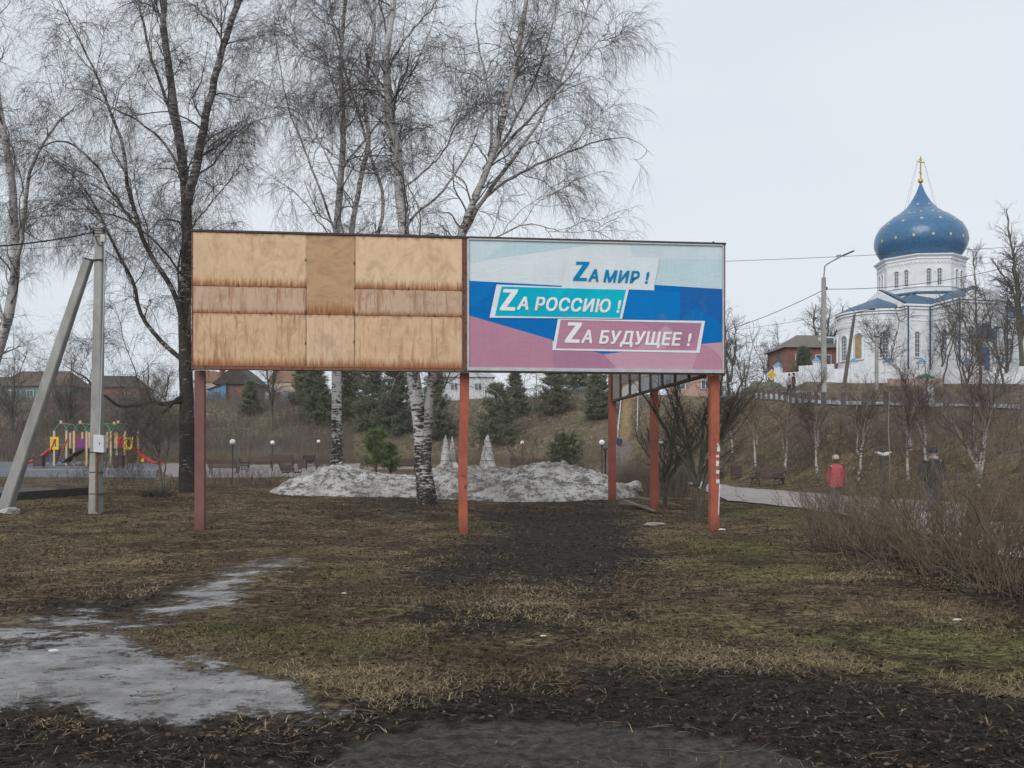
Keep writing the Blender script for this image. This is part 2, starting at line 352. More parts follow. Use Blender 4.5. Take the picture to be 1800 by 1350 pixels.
# paving materials
def brick_mat(name, c1, c2, mortar, sx=.2, sy=.1, rz=0):
    t = NT(name, .85, .3); m = t.n.new('ShaderNodeMapping'); m.inputs['Rotation'].default_value = (0, 0, rz); t.l(t.tc.outputs['Object'], m.inputs[0])
    b = t.n.new('ShaderNodeTexBrick'); t.l(m.outputs[0], b.inputs['Vector']); b.inputs['Scale'].default_value = 1
    b.inputs['Brick Width'].default_value = sx; b.inputs['Row Height'].default_value = sy; b.inputs['Mortar Size'].default_value = .008
    b.inputs['Color1'].default_value = (*c1, 1); b.inputs['Color2'].default_value = (*c2, 1); b.inputs['Mortar'].default_value = (*mortar, 1)
    c = t.mix(t.ramp(t.noise(1.3, detail=6), .45, .68, 0, .55), b.outputs[0], tuple(x * .45 for x in c1))
    return t.done(c)
asph = mat('wet_asphalt', (.10, .105, .12), (.15, .155, .17), 3, .8, .2, spec=.2)
asph_far = mat('road_asphalt', (.2, .21, .23), (.3, .31, .33), .6, .35, .1, spec=.6)
pave = brick_mat('pink_pavers', (.27, .225, .21), (.22, .19, .185), (.12, .1, .09), .3, .3, .2)
kerbm = mat('kerb_concrete', (.2, .19, .175), (.1, .1, .09), 5, .9, .3)
# playground court and plaza on the left
drape('playground_court', [(C2(-160, 62), C2(275, 62)), (C2(-160, 78), C2(275, 78)), (C2(-160, 96), C2(290, 96))], asph, .035)
drape('plaza_paving', [(C2(300, 66), C2(590, 66)), (C2(285, 78), C2(620, 78)), (C2(280, 96), C2(640, 96))], pave, .03)
drape('pink_path', [(C2(-160, 78.0), C2(275, 78.0)), (C2(-160, 80.5), C2(275, 80.5))], pave, .05)
drape('plaza_path', [(C2(640, 84), C2(1040, 80)), (C2(640, 88), C2(1040, 84))], pave, .03)
# park path on the right
paveb = brick_mat('path_pavers', (.40, .345, .33), (.34, .295, .285), (.2, .175, .165), .3, .3, .5)
PE = [((1172, 834), (1172, 839)), ((1200, 839), (1198, 847)), ((1228, 846), (1226, 858)), ((1255, 852), (1252, 870)), ((1290, 857), (1278, 882)), ((1330, 861), (1340, 887)), ((1400, 866), (1425, 897)), ((1470, 871), (1500, 912)), ((1560, 878), (1600, 935)), ((1700, 888), (1800, 985)), ((1850, 900), (2050, 1040))]
drape('brick_path', [(G2(*a), G2(*b)) for a, b in PE] + [(C2(2600, 20), C2(2900, 13)), ((50, 14), (48, 7))], paveb, .035, step=6)
# road on the bank
ROAD = [(1230, 113, 107), (1290, 99, 93), (1370, 82, 76), (1448, 69, 63), (1600, 61.5, 55.5), (1800, 57, 51.5), (2400, 54, 49)]
drape('road', [(C2(p, a), C2(p, b)) for p, a, b in ROAD], asph_far, .08, step=10)
drape('lay_by', [(C2(1290, 104), C2(1290, 101)), (C2(1375, 90), C2(1375, 87)), (C2(1450, 80), C2(1450, 77))], asph_far, .1, step=8)
# wooden edging of the car park at far left
def edging(pts, name, label, cat, mt, w=.12, h=.3):
    mb = MB()
    for a, b in zip(pts[:-1], pts[1:]):
        a = Vector(a); b = Vector(b); n = max(1, int((b - a).length / 3))
        for k in range(n):
            p = a.lerp(b, k / n); q = a.lerp(b, (k + 1) / n); p.z = hz(p.x, p.y); q.z = hz(q.x, q.y); d = q - p
            mb.box((p + q) / 2 + Vector((0, 0, h / 2 - .06)), (d.length - .01, w, h), math.atan2(d.y, d.x), -math.asin(d.z / d.length))
    return tag(mb.build(name, mt), label, cat)
edging([P(-250, 0, 27.5), P(-20, 0, 29.5), P(152, 0, 33.5), P(100, 0, 36)], 'edging_board', 'dark timber edging board around the gravel at the left edge', 'edging', mat('old_timber', (.09, .08, .065), (.04, .035, .03), 6, .9, .3, stretch=(1, 1, 6)))
drape('gravel_bed', [(C2(-250, 27.7), C2(-250, 40)), (C2(-20, 29.7), C2(-20, 38)), (C2(100, 33), C2(100, 36))], mat('gravel', (.06, .058, .055), (.12, .115, .11), 25, .95, .6), .05, step=8)

# ------------------------------------------------------------------ branches
def tubes(batches, sides):
    Vs = []; Qs = []; b = 0
    for (Pt, Rd), S in zip(batches, sides):
        N, K, _ = Pt.shape
        if N == 0: continue
        T = np.empty_like(Pt); T[:, 1:-1] = Pt[:, 2:] - Pt[:, :-2]; T[:, 0] = Pt[:, 1] - Pt[:, 0]; T[:, -1] = Pt[:, -1] - Pt[:, -2]
        T /= np.linalg.norm(T, axis=-1, keepdims=True) + 1e-9
        avg = T.mean(1); ref = np.zeros((N, 3)); ref[np.arange(N), np.argmin(np.abs(avg), axis=1)] = 1
        U = np.cross(T, ref[:, None, :]); U /= np.linalg.norm(U, axis=-1, keepdims=True) + 1e-9; W = np.cross(T, U)
        a = np.arange(S) * 2 * np.pi / S
        V = Pt[:, :, None, :] + Rd[:, :, None, None] * (np.cos(a)[None, None, :, None] * U[:, :, None, :] + np.sin(a)[None, None, :, None] * W[:, :, None, :])
        idx = np.arange(N * K * S).reshape(N, K, S) + b; nx = np.roll(idx, -1, 2)
        Q = np.stack([idx[:, :-1], nx[:, :-1], nx[:, 1:], idx[:, 1:]], -1).reshape(-1, 4)
        Vs.append(V.reshape(-1, 3)); Qs.append(Q); b += N * K * S
    return np.concatenate(Vs), np.concatenate(Qs)
def resample(pts, n=24, wob=0.0, rng=rs):
    p = np.array([list(q)[:3] for q in pts], float); seg = np.r_[0, np.cumsum(np.linalg.norm(np.diff(p, axis=0), axis=1))]
    t = np.linspace(0, seg[-1], n); k = np.clip(np.searchsorted(seg, t) - 1, 0, len(p) - 2); u = ((t - seg[k]) / (seg[k + 1] - seg[k] + 1e-9))[:, None]
    p0 = p[np.maximum(k - 1, 0)]; p1 = p[k]; p2 = p[k + 1]; p3 = p[np.minimum(k + 2, len(p) - 1)]
    out = .5 * (2 * p1 + (-p0 + p2) * u + (2 * p0 - 5 * p1 + 4 * p2 - p3) * u ** 2 + (-p0 + 3 * p1 - 3 * p2 + p3) * u ** 3)
    if wob: 
        w = np.cumsum(rng.randn(n, 3), 0) * wob / math.sqrt(n); w -= np.linspace(0, 1, n)[:, None] * w[-1]; out += w
    return out
def spawn(Pt, Rd, dens, tr, L, ang, K, droop, wander, rr, rcap, rng, up=0.0, rmin=.003, jitter=.35, lenpow=0.0, mn=1):
    """children along every parent branch; dens = number per metre (or -n per branch)"""
    N, Kp, _ = Pt.shape
    seg = np.linalg.norm(np.diff(Pt, axis=1), axis=-1); ln = seg.sum(1)
    cnt = np.full(N, int(-dens)) if dens < 0 else np.maximum(mn, rng.poisson(ln * dens))
    i = np.repeat(np.arange(N), cnt); M = len(i)
    t = tr[0] + (tr[1] - tr[0]) * rng.rand(M); f = t * (Kp - 1); k = np.minimum(f.astype(int), Kp - 2); u = (f - k)[:, None]
    pos = Pt[i, k] * (1 - u) + Pt[i, k + 1] * u; tan = Pt[i, k + 1] - Pt[i, k]; tan /= np.linalg.norm(tan, axis=1, keepdims=True) + 1e-9
    pr = Rd[i, k] * (1 - u[:, 0]) + Rd[i, k + 1] * u[:, 0]
    rv = rng.randn(M, 3); rv -= (rv * tan).sum(1, keepdims=True) * tan; rv /= np.linalg.norm(rv, axis=1, keepdims=True) + 1e-9
    a = np.radians(ang * (1 + jitter * rng.randn(M)))[:, None]; D = np.cos(a) * tan + np.sin(a) * rv; D[:, 2] += up
    D /= np.linalg.norm(D, axis=1, keepdims=True)
    Ls = L * (.45 + .9 * rng.rand(M)) * (1 - .55 * t) * (ln[i] / ln.mean()) ** lenpow
    out = np.empty((M, K, 3)); out[:, 0] = pos; st = (Ls / (K - 1))[:, None]
    for q in range(1, K):
        D = D + wander * rng.randn(M, 3); D[:, 2] -= droop * (q / K) ; D /= np.linalg.norm(D, axis=1, keepdims=True)
        out[:, q] = out[:, q - 1] + D * st
    r0 = np.clip(pr * rr, rmin, rcap) ; R2 = r0[:, None] * np.linspace(1, .35, K)[None, :]
    return out, R2
def bark(name, white, dark, dk_low=1.2, amount=.5, low=3.):
    t = NT(name, .85, .2); z = t.sep(2)
    streak = t.noise(3.6, t.vec((1, 1, 4.2)), 6, .68); patch = t.noise(1.1, t.vec((1, 1, 1.2)), 4)
    hf = t.ramp(z, 0, low + dk_low, .17, 0)
    v = t.math('ADD', streak, t.math('ADD', hf, t.math('MULTIPLY', t.math('SUBTRACT', patch, .5), .5)))
    c = t.mix(t.ramp(v, amount, amount + .09), white, dark)
    c = t.mix(t.ramp(t.noise(14, detail=5), .5, .75, 0, .5), c, tuple(x * .5 for x in white))
    if name.startswith('young'): c = t.mix(t.ramp(z, 1.0, 2.6, 0, .85), c, (.17, .12, .10))
    t.bump(t.noise(16, t.vec((1, 1, .35)), 5), .8, .03); return t.done(c)
bark_white = bark('birch_bark_white', (.56, .545, .53), (.045, .038, .034), 1.0, .54, 3.5)
bark_dark = bark('birch_bark_grey', (.30, .28, .265), (.045, .04, .035), 5, .47, 10)
bark_mix = bark('birch_bark_mixed', (.46, .44, .425), (.04, .034, .03), 1.5, .53, 4)
bark_limb = bark('birch_limb_bark', (.40, .38, .36), (.07, .06, .053), 0, .51, 3)
bark_small = bark('young_birch_bark', (.46, .43, .41), (.05, .042, .038), 0, .49, 1)
limbm = mat('branch_bark', (.075, .065, .058), (.17, .15, .135), 3, .9, .3)
twigm = mat('twigs', (.06, .046, .042), (.11, .086, .078), 2, .9)
twigb = mat('brown_twigs', (.085, .062, .048), (.18, .135, .10), 2, .9)
twigr = mat('grey_brown_twigs', (.14, .118, .10), (.26, .215, .175), 2, .9)
twigp = mat('young_birch_twigs', (.075, .052, .048), (.12, .085, .075), 2, .9)
oakm = mat('grey_green_bark', (.075, .073, .055), (.14, .13, .1), 5, .9, .4)
def tree(name, label, cat, base, stems, levels, seed, bm=bark_white, tm=twigm, lm=limbm, group=None, rootflare=1.5, wob=.12, limb_from=99, bl=None):
    """stems: list of (points(world), r0, r1, foliage(bool)); levels: list of spawn settings applied down the hierarchy"""
    rng = np.random.RandomState(seed); root = thing(name, label, cat, base, 0, group); B = np.array(base)
    SP = []; SR = []
    for i, (pts, r0, r1) in enumerate(stems):
        if i > limb_from: r1 = r1 * .4
        p = resample(pts, 26, wob, rng) - B; p[0, 2] -= .35 * (i == 0 or p[0, 2] < .8); SP.append(p); s = np.linspace(0, 1, 26); r = r0 * (1 - s) ** .8 + r1 * (1 - (1 - s) ** .8)
        if i == 0: r = r * (1 + (rootflare - 1) * np.exp(-s * 22))
        SR.append(r)
    SP = np.array(SP); SR = np.array(SR); SR[limb_from + 1:] *= .62
    lf = min(limb_from, len(SP)); V, Q = tubes([(SP[:lf], SR[:lf])], [12]); V = V + (rng.rand(*V.shape) - .5) * .012
    link('trunk', fastmesh('trunk', V, Q, 4, True), bm, root)
    for i in range(lf, len(SP)):
        V, Q = tubes([(SP[i:i + 1], SR[i:i + 1])], [9]); link('limb', fastmesh('limb', V, Q, 4, True), bl, root)
    b = []; s = []; cur = (SP, SR); big = []
    for n, lv in enumerate(levels):
        cur = spawn(*cur, rng=rng, **{k: v for k, v in lv.items() if k != 'S' and k != 'both'})
        if n == 0: big.append((cur, lv.get('S', 6)))
        b.append(cur); s.append(lv.get('S', 3))
        if lv.get('both') and n:  # twigs also directly on the level above
            c2 = spawn(*b[-2], rng=rng, **{k: v for k, v in lv.items() if k != 'S' and k != 'both'})
            b.append(c2); s.append(3); cur = (np.concatenate([cur[0], c2[0]]), np.concatenate([cur[1], c2[1]]))
    if len(levels) == 4: print(name, [len(x[0]) for x in b])
    V, Q = tubes(b[:2], s[:2]); link('branches', fastmesh('branches', V, Q, 4, True), lm, root)
    if len(b) > 2:
        V, Q = tubes(b[2:], s[2:]); link('crown', fastmesh('crown', V, Q, 4, False), tm, root)
    return root
def S(d, pts, r0, r1, dd=0.0):
    """stem along photo-bearing points at distance d; dd = how far it leans away over its length"""
    n = len(pts); out = []
    for k, q in enumerate(pts):
        e = d + dd * k / max(1, n - 1) + (q[2] if len(q) > 2 else 0)
        out.append(P(q[0], q[1], e))
    return (out, r0, r1)
birch_levels = lambda k=1.0, L=3.4: [
    dict(dens=1.3 * k, tr=(.16, 1), L=L, ang=44, K=10, droop=.05, wander=.19, rr=.36, rcap=.034, up=.32, S=5, rmin=.011),
    dict(dens=2.4 * k, tr=(.12, 1), L=1.9, ang=44, K=8, droop=.16, wander=.2, rr=.5, rcap=.0135, S=4, rmin=.0075, up=.05),
    dict(dens=3.6 * k, tr=(.08, 1), L=1.25, ang=44, K=7, droop=.42, wander=.17, rr=.6, rcap=.007, S=3, rmin=.0048, both=True),
    dict(dens=2.8 * k, tr=(.1, 1), L=1.05, ang=36, K=6, droop=.6, wander=.13, rr=.7, rcap=.004, S=3, rmin=.003, both=True, mn=0)]
# --- big birch left of the boards
b0 = gcol(333, 35); d = 35
stems = [S(d, [(332, 862), (331, 760), (329, 650), (327, 540), (332, 420), (326, 330), (312, 210), (298, 120), (290, 30), (300, -60), (320, -160)], .27, .05, 1),
    S(d, [(331, 360), (350, 290), (365, 210), (385, 130), (408, 50), (440, -40), (470, -130)], .17, .04, -2),
    S(d, [(322, 300), (300, 215), (275, 130), (255, 60), (235, -20), (200, -110)], .12, .03, -1),
    S(d, [(326, 575), (300, 500), (262, 440), (240, 380), (222, 320), (215, 250), (195, 190), (165, 120), (125, 40), (90, -30)], .16, .03, -3),
    S(d, [(238, 395), (205, 345), (170, 290), (120, 255), (70, 262), (30, 300)], .09, .02, -2),
    S(d, [(321, 318), (285, 255), (245, 215), (205, 190), (160, 165), (110, 150)], .09, .02, 3),
    S(d, [(330, 640), (285, 600), (250, 555), (235, 500), (212, 455), (190, 410), (160, 350), (120, 300), (50, 250)], .14, .025, 2),
    S(d, [(328, 700), (290, 706), (255, 706), (215, 714), (190, 700), (170, 690), (150, 665), (110, 640)], .13, .02, -2),
    S(d, [(322, 690), (300, 708), (283, 722), (268, 735), (256, 752)], .13, .06, -1.5),
    S(d, [(326, 600), (318, 560), (316, 500), (320, 440), (350, 380), (390, 330), (430, 300)], .08, .02, -1),
    S(d, [(335, 340), (352, 310), (385, 290), (420, 240), (455, 215), (500, 200)], .07, .015, 2),
    S(d, [(332, 500), (290, 440), (225, 385), (180, 370), (110, 365), (60, 380)], .07, .015, 4)]
tree('birch_tree', 'tall bare birch with dark forking trunk rising behind the left end of the plywood board', 'tree', b0, stems, birch_levels(1.06), 11, bark_dark, limb_from=1, bl=bark_dark, group='tall bare birches behind the boards')
# --- twin-stemmed birch behind the middle post
b0 = gcol(750, 31); d = 31
stems = [S(d, [(752, 880), (744, 800), (731, 720), (722, 650), (716, 560), (714, 470), (712, 400), (704, 320), (700, 260), (690, 190), (682, 110), (690, 30), (700, -60), (705, -150)], .235, .06, .5),
    S(d, [(748, 868), (752, 790), (757, 700), (764, 650), (775, 560), (792, 480), (812, 405), (838, 330), (868, 255), (893, 160), (915, 60), (930, -50), (945, -130)], .155, .04, -1.5),
    S(d, [(702, 300), (680, 230), (664, 150), (655, 60), (640, -40)], .10, .02, -1),
    S(d, [(716, 480), (740, 400), (722, 330), (700, 290)], .06, .04, .3),
    S(d, [(812, 420), (850, 350), (900, 285), (945, 215), (985, 140), (1020, 60), (1050, -40)], .12, .02, -2),
    S(d, [(822, 385), (862, 340), (930, 300), (1000, 270), (1060, 250), (1110, 248), (1150, 275)], .09, .012, 1),
    S(d, [(835, 345), (880, 270), (945, 200), (1000, 140), (1040, 90), (1075, 50)], .09, .012, 2),
    S(d, [(812, 425), (870, 412), (930, 398), (980, 408), (1030, 405), (1060, 390)], .05, .01, -1),
    S(d, [(850, 300), (895, 240), (945, 140), (970, 60), (985, -40)], .08, .02, 3),
    S(d, [(712, 405), (740, 370), (785, 330), (840, 210), (860, 120), (900, 80), (950, 40)], .07, .015, -3),
    S(d, [(703, 330), (745, 290), (800, 215), (850, 190), (880, 180)], .06, .012, 2),
    S(d, [(695, 220), (660, 170), (610, 130), (560, 110), (500, 70), (460, 60)], .08, .015, 2),
    S(d, [(684, 120), (720, 60), (760, 10), (800, -60)], .07, .02, -1),
    S(d, [(860, 275), (870, 180), (850, 90), (840, 0), (850, -80)], .08, .02, 2),
    S(d, [(700, 280), (640, 300), (590, 270), (540, 240), (495, 250)], .05, .012, -2),
    S(d, [(728, 665), (705, 655), (692, 672), (680, 690), (672, 700)], .03, .01, -1),
    S(d, [(764, 660), (800, 672), (850, 682), (876, 690), (893, 716)], .03, .008, -2)]
tree('birch_tree', 'twin-stemmed white birch growing from behind the snow beside the middle red post', 'tree', b0, stems, birch_levels(.98, 2.7), 12, bark_white, limb_from=1, bl=bark_limb, group='tall bare birches behind the boards')
# --- birch seen between the posts
b0 = gcol(592, 43); d = 43
stems = [S(d, [(590, 850), (592, 800), (592, 740), (591, 650), (590, 540), (590, 410), (598, 320), (604, 230), (598, 120), (606, 20), (610, -80)], .23, .05, 1),
    S(d, [(612, 560), (616, 415), (630, 330), (648, 250), (640, 160), (655, 60), (660, -60)], .14, .04, -1),
    S(d, [(590, 470), (660, 420), (672, 350), (655, 290), (640, 240), (612, 150), (590, 60), (570, -60)], .15, .04, 2),
    S(d, [(600, 300), (640, 250), (690, 190), (730, 120), (760, 40), (780, -50)], .09, .02, 3),
    S(d, [(590, 410), (560, 330), (530, 250), (508, 190), (490, 100), (480, 0)], .09, .02, -2),
    S(d, [(590, 430), (550, 380), (505, 330), (470, 345)], .06, .01, 1),
    S(d, [(598, 330), (565, 260), (540, 200), (500, 165), (470, 150)], .06, .015, 3)]
tree('birch_tree', 'straight birch with black and white trunk seen between the left and middle posts', 'tree', b0, stems, birch_levels(.9), 13, bark_mix, limb_from=1, bl=bark_limb, group='tall bare birches behind the boards')
# --- birch at left edge
b0 = gcol(-60, 38); d = 38
stems = [S(d, [(-60, 868), (-40, 740), (-15, 640), (8, 560), (24, 470), (22, 380), (15, 290), (0, 200), (-10, 90), (-20, 0)], .25, .05, 1),
    S(d, [(22, 500), (36, 430), (48, 350), (62, 290), (95, 225), (130, 190)], .1, .02, -1),
    S(d, [(5, 570), (-15, 480), (-30, 400), (-40, 300), (-60, 180)], .12, .03, 2),
    S(d, [(20, 420), (50, 380), (100, 355), (150, 380)], .06, .012, 2)]
tree('birch_tree', 'leaning birch cut off by the left edge of the view', 'tree', b0, stems, birch_levels(1.05), 14, bark_mix, limb_from=1, bl=bark_limb, group='tall bare birches behind the boards')
# ------------------------------------------------------------------ smaller trees and bushes
def gen_tree(name, label, cat, base, h, seed, r=.07, nst=1, spread=.12, lv=None, bm=bark_small, tm=twigp, lm=None, group=None, lean=(0, 0), start=.0):
    rng = np.random.RandomState(seed); st = []; B = Vector(base)
    for k in range(nst):
        a = rng.rand() * 6.28; sp = spread * h * (.5 + rng.rand()); q = []
        hk = h * (1 if k == 0 else .7 + .3 * rng.rand()); z0 = 0 if (k == 0 or start == 0) else start * h
        for j in range(6):
            t = j / 5; tt = t
            off = Vector((math.cos(a), math.sin(a), 0)) * sp * (t ** 1.1) + Vector((lean[0], lean[1], 0)) * t
            zz = z0 + (hk - z0) * t; q.append(B + off + Vector((rng.randn() * .03 * h * t * .6, rng.randn() * .03 * h * t * .6, zz)))
        if k and start:
            q[0] = B + Vector((lean[0], lean[1], 0)) * start + Vector((0, 0, z0))
        st.append((q, r * (1 if k == 0 else .7), r * .15))
    lv = lv or [dict(dens=4.0, tr=(.2, 1), L=h * .40, ang=50, K=6, droop=.0, wander=.14, rr=.42, rcap=.017, up=.25, S=4, rmin=.008),
                dict(dens=5.5, tr=(.12, 1), L=h * .2, ang=34, K=5, droop=.0, wander=.13, rr=.6, rcap=.009, up=.2, S=3, rmin=.0055),
                dict(dens=6, tr=(.1, 1), L=h * .11, ang=32, K=4, droop=.03, wander=.12, rr=.7, rcap=.005, S=3, rmin=.004)]
    return tree(name, label, cat, base, st, lv, seed, bm, tm, lm or tm, group, 1.3, .02 * h)
G = 'young birches along the park path'
yb = [(1290, 812, 4.9, 2, 'young birch just right of the right red post, over the litter bin'), (1331, 838, 4.6, 1, 'slim young birch left of the bench beside the path'),
      (1376, 852, 5.0, 1, 'young birch with straight white trunk right of the bench beside the path'), (1437, 856, 4.8, 2, 'young birch with twisted white top behind the red jacket'),
      (1507, 862, 4.6, 2, 'young birch between the person in red and the crescent lamp'), (1600, 872, 5.0, 3, 'multi-stemmed young birch just left of the person in dark coat'),
      (1625, 845, 4.8, 2, 'young birch behind the person in dark coat, nearer the bank'), (1718, 880, 5.0, 4, 'widely forked young birch right of the person in dark coat')]
for i, (px, py, h, n, lab) in enumerate(yb):
    p = gp(px, py); gen_tree('young_birch', lab, 'tree', p, h * (p.y / 42) ** .35, 30 + i, .062, n + 1, .10 if n < 4 else .17, group=G, start=.34 if n < 4 else .22)
# dark small trees by the right post
p = gcol(1168, 30.5)
mid = [dict(dens=1.5, tr=(.15, 1), L=3.6, ang=45, K=7, droop=0, wander=.2, rr=.5, rcap=.05, up=.25, S=4, rmin=.02), dict(dens=2.2, tr=(.1, 1), L=2.0, ang=42, K=6, droop=.02, wander=.2, rr=.6, rcap=.022, up=.1, S=3, rmin=.012), dict(dens=2.8, tr=(.1, 1), L=1.2, ang=38, K=4, droop=.1, wander=.18, rr=.7, rcap=.011, S=3, rmin=.008, both=True)]
dk = [dict(dens=4.2, tr=(.2, 1), L=1.5, ang=40, K=6, droop=0, wander=.15, rr=.5, rcap=.018, up=.3, S=4, rmin=.007), dict(dens=7, tr=(.15, 1), L=.75, ang=38, K=5, droop=0, wander=.14, rr=.6, rcap=.008, up=.1, S=3, rmin=.004), dict(dens=5, tr=(.1, 1), L=.4, ang=34, K=4, droop=0, wander=.14, rr=.7, rcap=.004, S=3, rmin=.0028)]
gen_tree('small_tree', 'small dark many-branched tree just right of the middle rear red post', 'tree', p, 3.3, 61, .065, 7, .30, dk, oakm, twigb, oakm, 'small dark trees by the right post', start=.2)
gen_tree('small_tree', 'spreading dark tree with green-grey trunk immediately left of the right red post', 'tree', gcol(1224, 26.5), 3.9, 62, .078, 8, .36, dk, oakm, twigb, oakm, 'small dark trees by the right post', start=.22)
gen_tree('small_tree', 'thin bare sapling at the foot of the big left birch', 'tree', gcol(290, 33), 4.4, 63, .04, 2, .16, dk, oakm, twigb, oakm, start=.1)
gen_tree('small_tree', 'bare willow-like tree with olive stems on the bank behind the concrete pole', 'tree', gcol(232, 119), 9, 64, .12, 7, .22, mid, oakm, twigr, oakm, start=.12)
gen_tree('small_tree', 'bare grey tree behind the propped concrete pole at the left', 'tree', gcol(120, 122), 10, 65, .14, 7, .24, mid, oakm, twigr, oakm, start=.12)
gen_tree('small_tree', 'bare tree above the play structure right end', 'tree', gcol(275, 118), 9.5, 66, .14, 5, .22, mid, oakm, twigr, oakm, start=.12)
gen_tree('small_tree', 'bare grey tree on the bank at the far left edge', 'tree', gcol(20, 121), 11, 69, .14, 6, .24, mid, oakm, twigr, oakm, start=.12)
gen_tree('small_tree', 'bare tree behind the plywood board left of the pines', 'tree', gcol(478, 125), 12, 68, .2, 4, .2, mid, oakm, twigr, oakm, start=.2)
# trees by the church
far = [dict(dens=1.7, tr=(.2, 1), L=3.4, ang=45, K=7, droop=0, wander=.2, rr=.5, rcap=.07, up=.25, S=4, rmin=.03), dict(dens=2.4, tr=(.1, 1), L=1.9, ang=42, K=5, droop=0, wander=.2, rr=.6, rcap=.03, up=.1, S=3, rmin=.017), dict(dens=3.4, tr=(.1, 1), L=1.1, ang=38, K=4, droop=.05, wander=.18, rr=.7, rcap=.014, S=3, rmin=.010)]
for px, dd, h, n, r, lab, sd in [(1448, 133, 12.5, 6, .28, 'broad dark bare tree rising behind the red-brick building', 71), (1352, 128, 9.5, 5, .13, 'fuzzy bare tree left of the red-brick building', 72),
      (1283, 118, 10.5, 4, .18, 'bare tree on the skyline right beside the poster board', 73), (1722, 84, 12.5, 2, .13, 'tall thin bare tree in front of the church side wall', 74),
      (1795, 100, 17, 6, .25, 'big bare tree at the right edge beyond the church', 75), (1770, 74, 9, 5, .1, 'dense bare tree at the right edge on the bank', 76), (1655, 92, 7, 4, .08, 'low bare tree in front of the church transept', 77),
      (1560, 96, 6.5, 4, .07, 'low bare tree in front of the church apse', 78), (1310, 112, 7, 4, .1, 'small bare tree left of the yellow road sign', 79), (1700, 70, 6, 5, .07, 'bushy bare tree above the road at the right', 80)]:
    gen_tree('bare_tree', lab, 'tree', gcol(px, dd), h, sd, r, n, .2, far, oakm, twigm, limbm, 'bare trees around the church', start=.25)
# --- bushes of thin upright stems
def bush(base, h, n, seed, rad=.3, mt=twigb, label='', group=None, name='bare_shrub', flare=.45, rr=.006, kids=True, fine=1.0, wob=.10, tall=0):
    rng = np.random.RandomState(seed); a = rng.rand(n) * 6.283; q = np.sqrt(rng.rand(n)) * rad
    P0 = np.stack([np.cos(a) * q, np.sin(a) * q, np.full(n, -.03)], -1); D = np.stack([np.cos(a) * flare * rng.rand(n), np.sin(a) * flare * rng.rand(n), np.ones(n)], -1) + rng.randn(n, 3) * .12
    D /= np.linalg.norm(D, axis=1, keepdims=True); L = h * (.5 + .5 * rng.rand(n)); L[:tall] *= 1.55; K = 7; out = np.empty((n, K, 3)); out[:, 0] = P0
    for k in range(1, K):
        D = D + rng.randn(n, 3) * wob; D /= np.linalg.norm(D, axis=1, keepdims=True); out[:, k] = out[:, k - 1] + D * (L / (K - 1))[:, None]
    Rd = (rr * (.6 + .8 * rng.rand(n)))[:, None] * np.linspace(1, .4, K)[None]
    b = [(out, Rd)]; s = [4]
    if kids:
        c = spawn(out, Rd, 3.2 * fine, (.2, .95), h * .38, 32, 5, 0, .12, .7, .006, rng, .1, .0028); b.append(c); s.append(3)
        c = spawn(*c, 3.2 * fine, (.2, .95), h * .18, 32, 4, 0, .12, .7, .004, rng, .05, .0022); b.append(c); s.append(3)
    V, Q = tubes(b, s); o = link(name, fastmesh(name, V, Q, 4, False), mt); o.location = base
    return tag(o, label, 'shrub', group)
k = 0; rg = random.Random(3); hedgem = [mat('hedge_tan', (.08, .058, .04), (.22, .168, .115), 2), mat('hedge_grey', (.06, .046, .035), (.19, .15, .11), 2)]
HEDGE = [(1452, 19.5), (1475, 22.5), (1502, 18.2), (1520, 20.8), (1545, 16.8), (1560, 19.2), (1592, 15.8), (1604, 18.0), (1640, 14.6), (1648, 17.2), (1690, 13.6), (1700, 16.0), (1748, 12.6), (1755, 15.0), (1800, 11.6), (1810, 14.0), (1850, 13.0), (1870, 11.2)]
HR = rank([a for a, b in HEDGE])
for px, dd in HEDGE:
    first = dd < np.interp(px, [1450, 1870], [20.8, 12])
    bush(gcol(px, dd), rg.uniform(1.5, 2.05), 38, 100 + k, .6, hedgem[k % 2],
         HR[k] + ' shrub from the left in the bare brown thicket lining the paved walk', 'bare shrubs of the thicket at right', flare=1.0, rr=.0058, fine=1.1, wob=.17, tall=6)
    k += 1
bush(gcol(1432, 21.0), 1.25, 26, 150, .12, twigb, 'isolated vase-shaped shrub at the left end of the right thicket, by the path edge', None, flare=.9, rr=.008)
for px, dd, h, n, lab in [(1226, 25.8, 1.15, 26, 'low bush at the foot of the spreading tree by the right post'), (1190, 31, 1.0, 22, 'low bush between the two small dark trees')]:
    bush(gcol(px, dd), h, n, 151 + px, .22, twigb, lab)
for i in range(15):
    px = 1092 + i * 7.5 + rg.uniform(-3, 3); dd = rg.uniform(36.5, 45)
    bush(gcol(px, dd), rg.uniform(1.2, 1.9), 46, 200 + i, .5, twigb if i % 3 else twigr, ORD[i] + ' from the left of the tall dry shrubs behind the rear red posts', 'dry shrubs behind the rear red posts', flare=.35)
for i, px in enumerate([12, 52, 95, 125, 148, 205, 240, 262, 300, 318]):
    dd = [40, 46, 56, 47, 45, 42, 41, 43, 37, 44][i]
    bush(gcol(px, dd), rg.uniform(.6, .95), 20, 230 + i, .25, twigb if i % 2 else oakm, ORD[i] + ' from the left of the low bare bushes before the playground court', 'low bushes before the playground court', flare=.7, rr=.007)
for i, px in enumerate([365, 385, 412, 435, 447, 470, 482]):
    bush(gcol(px, 41 + (i % 3) * 1.8), rg.uniform(.7, 1.2), 30, 250 + i, .28, twigb, ORD[i] + ' from the left of the low bare bushes left of the snow pile', 'low bushes left of the snow pile', flare=.6, rr=.006)
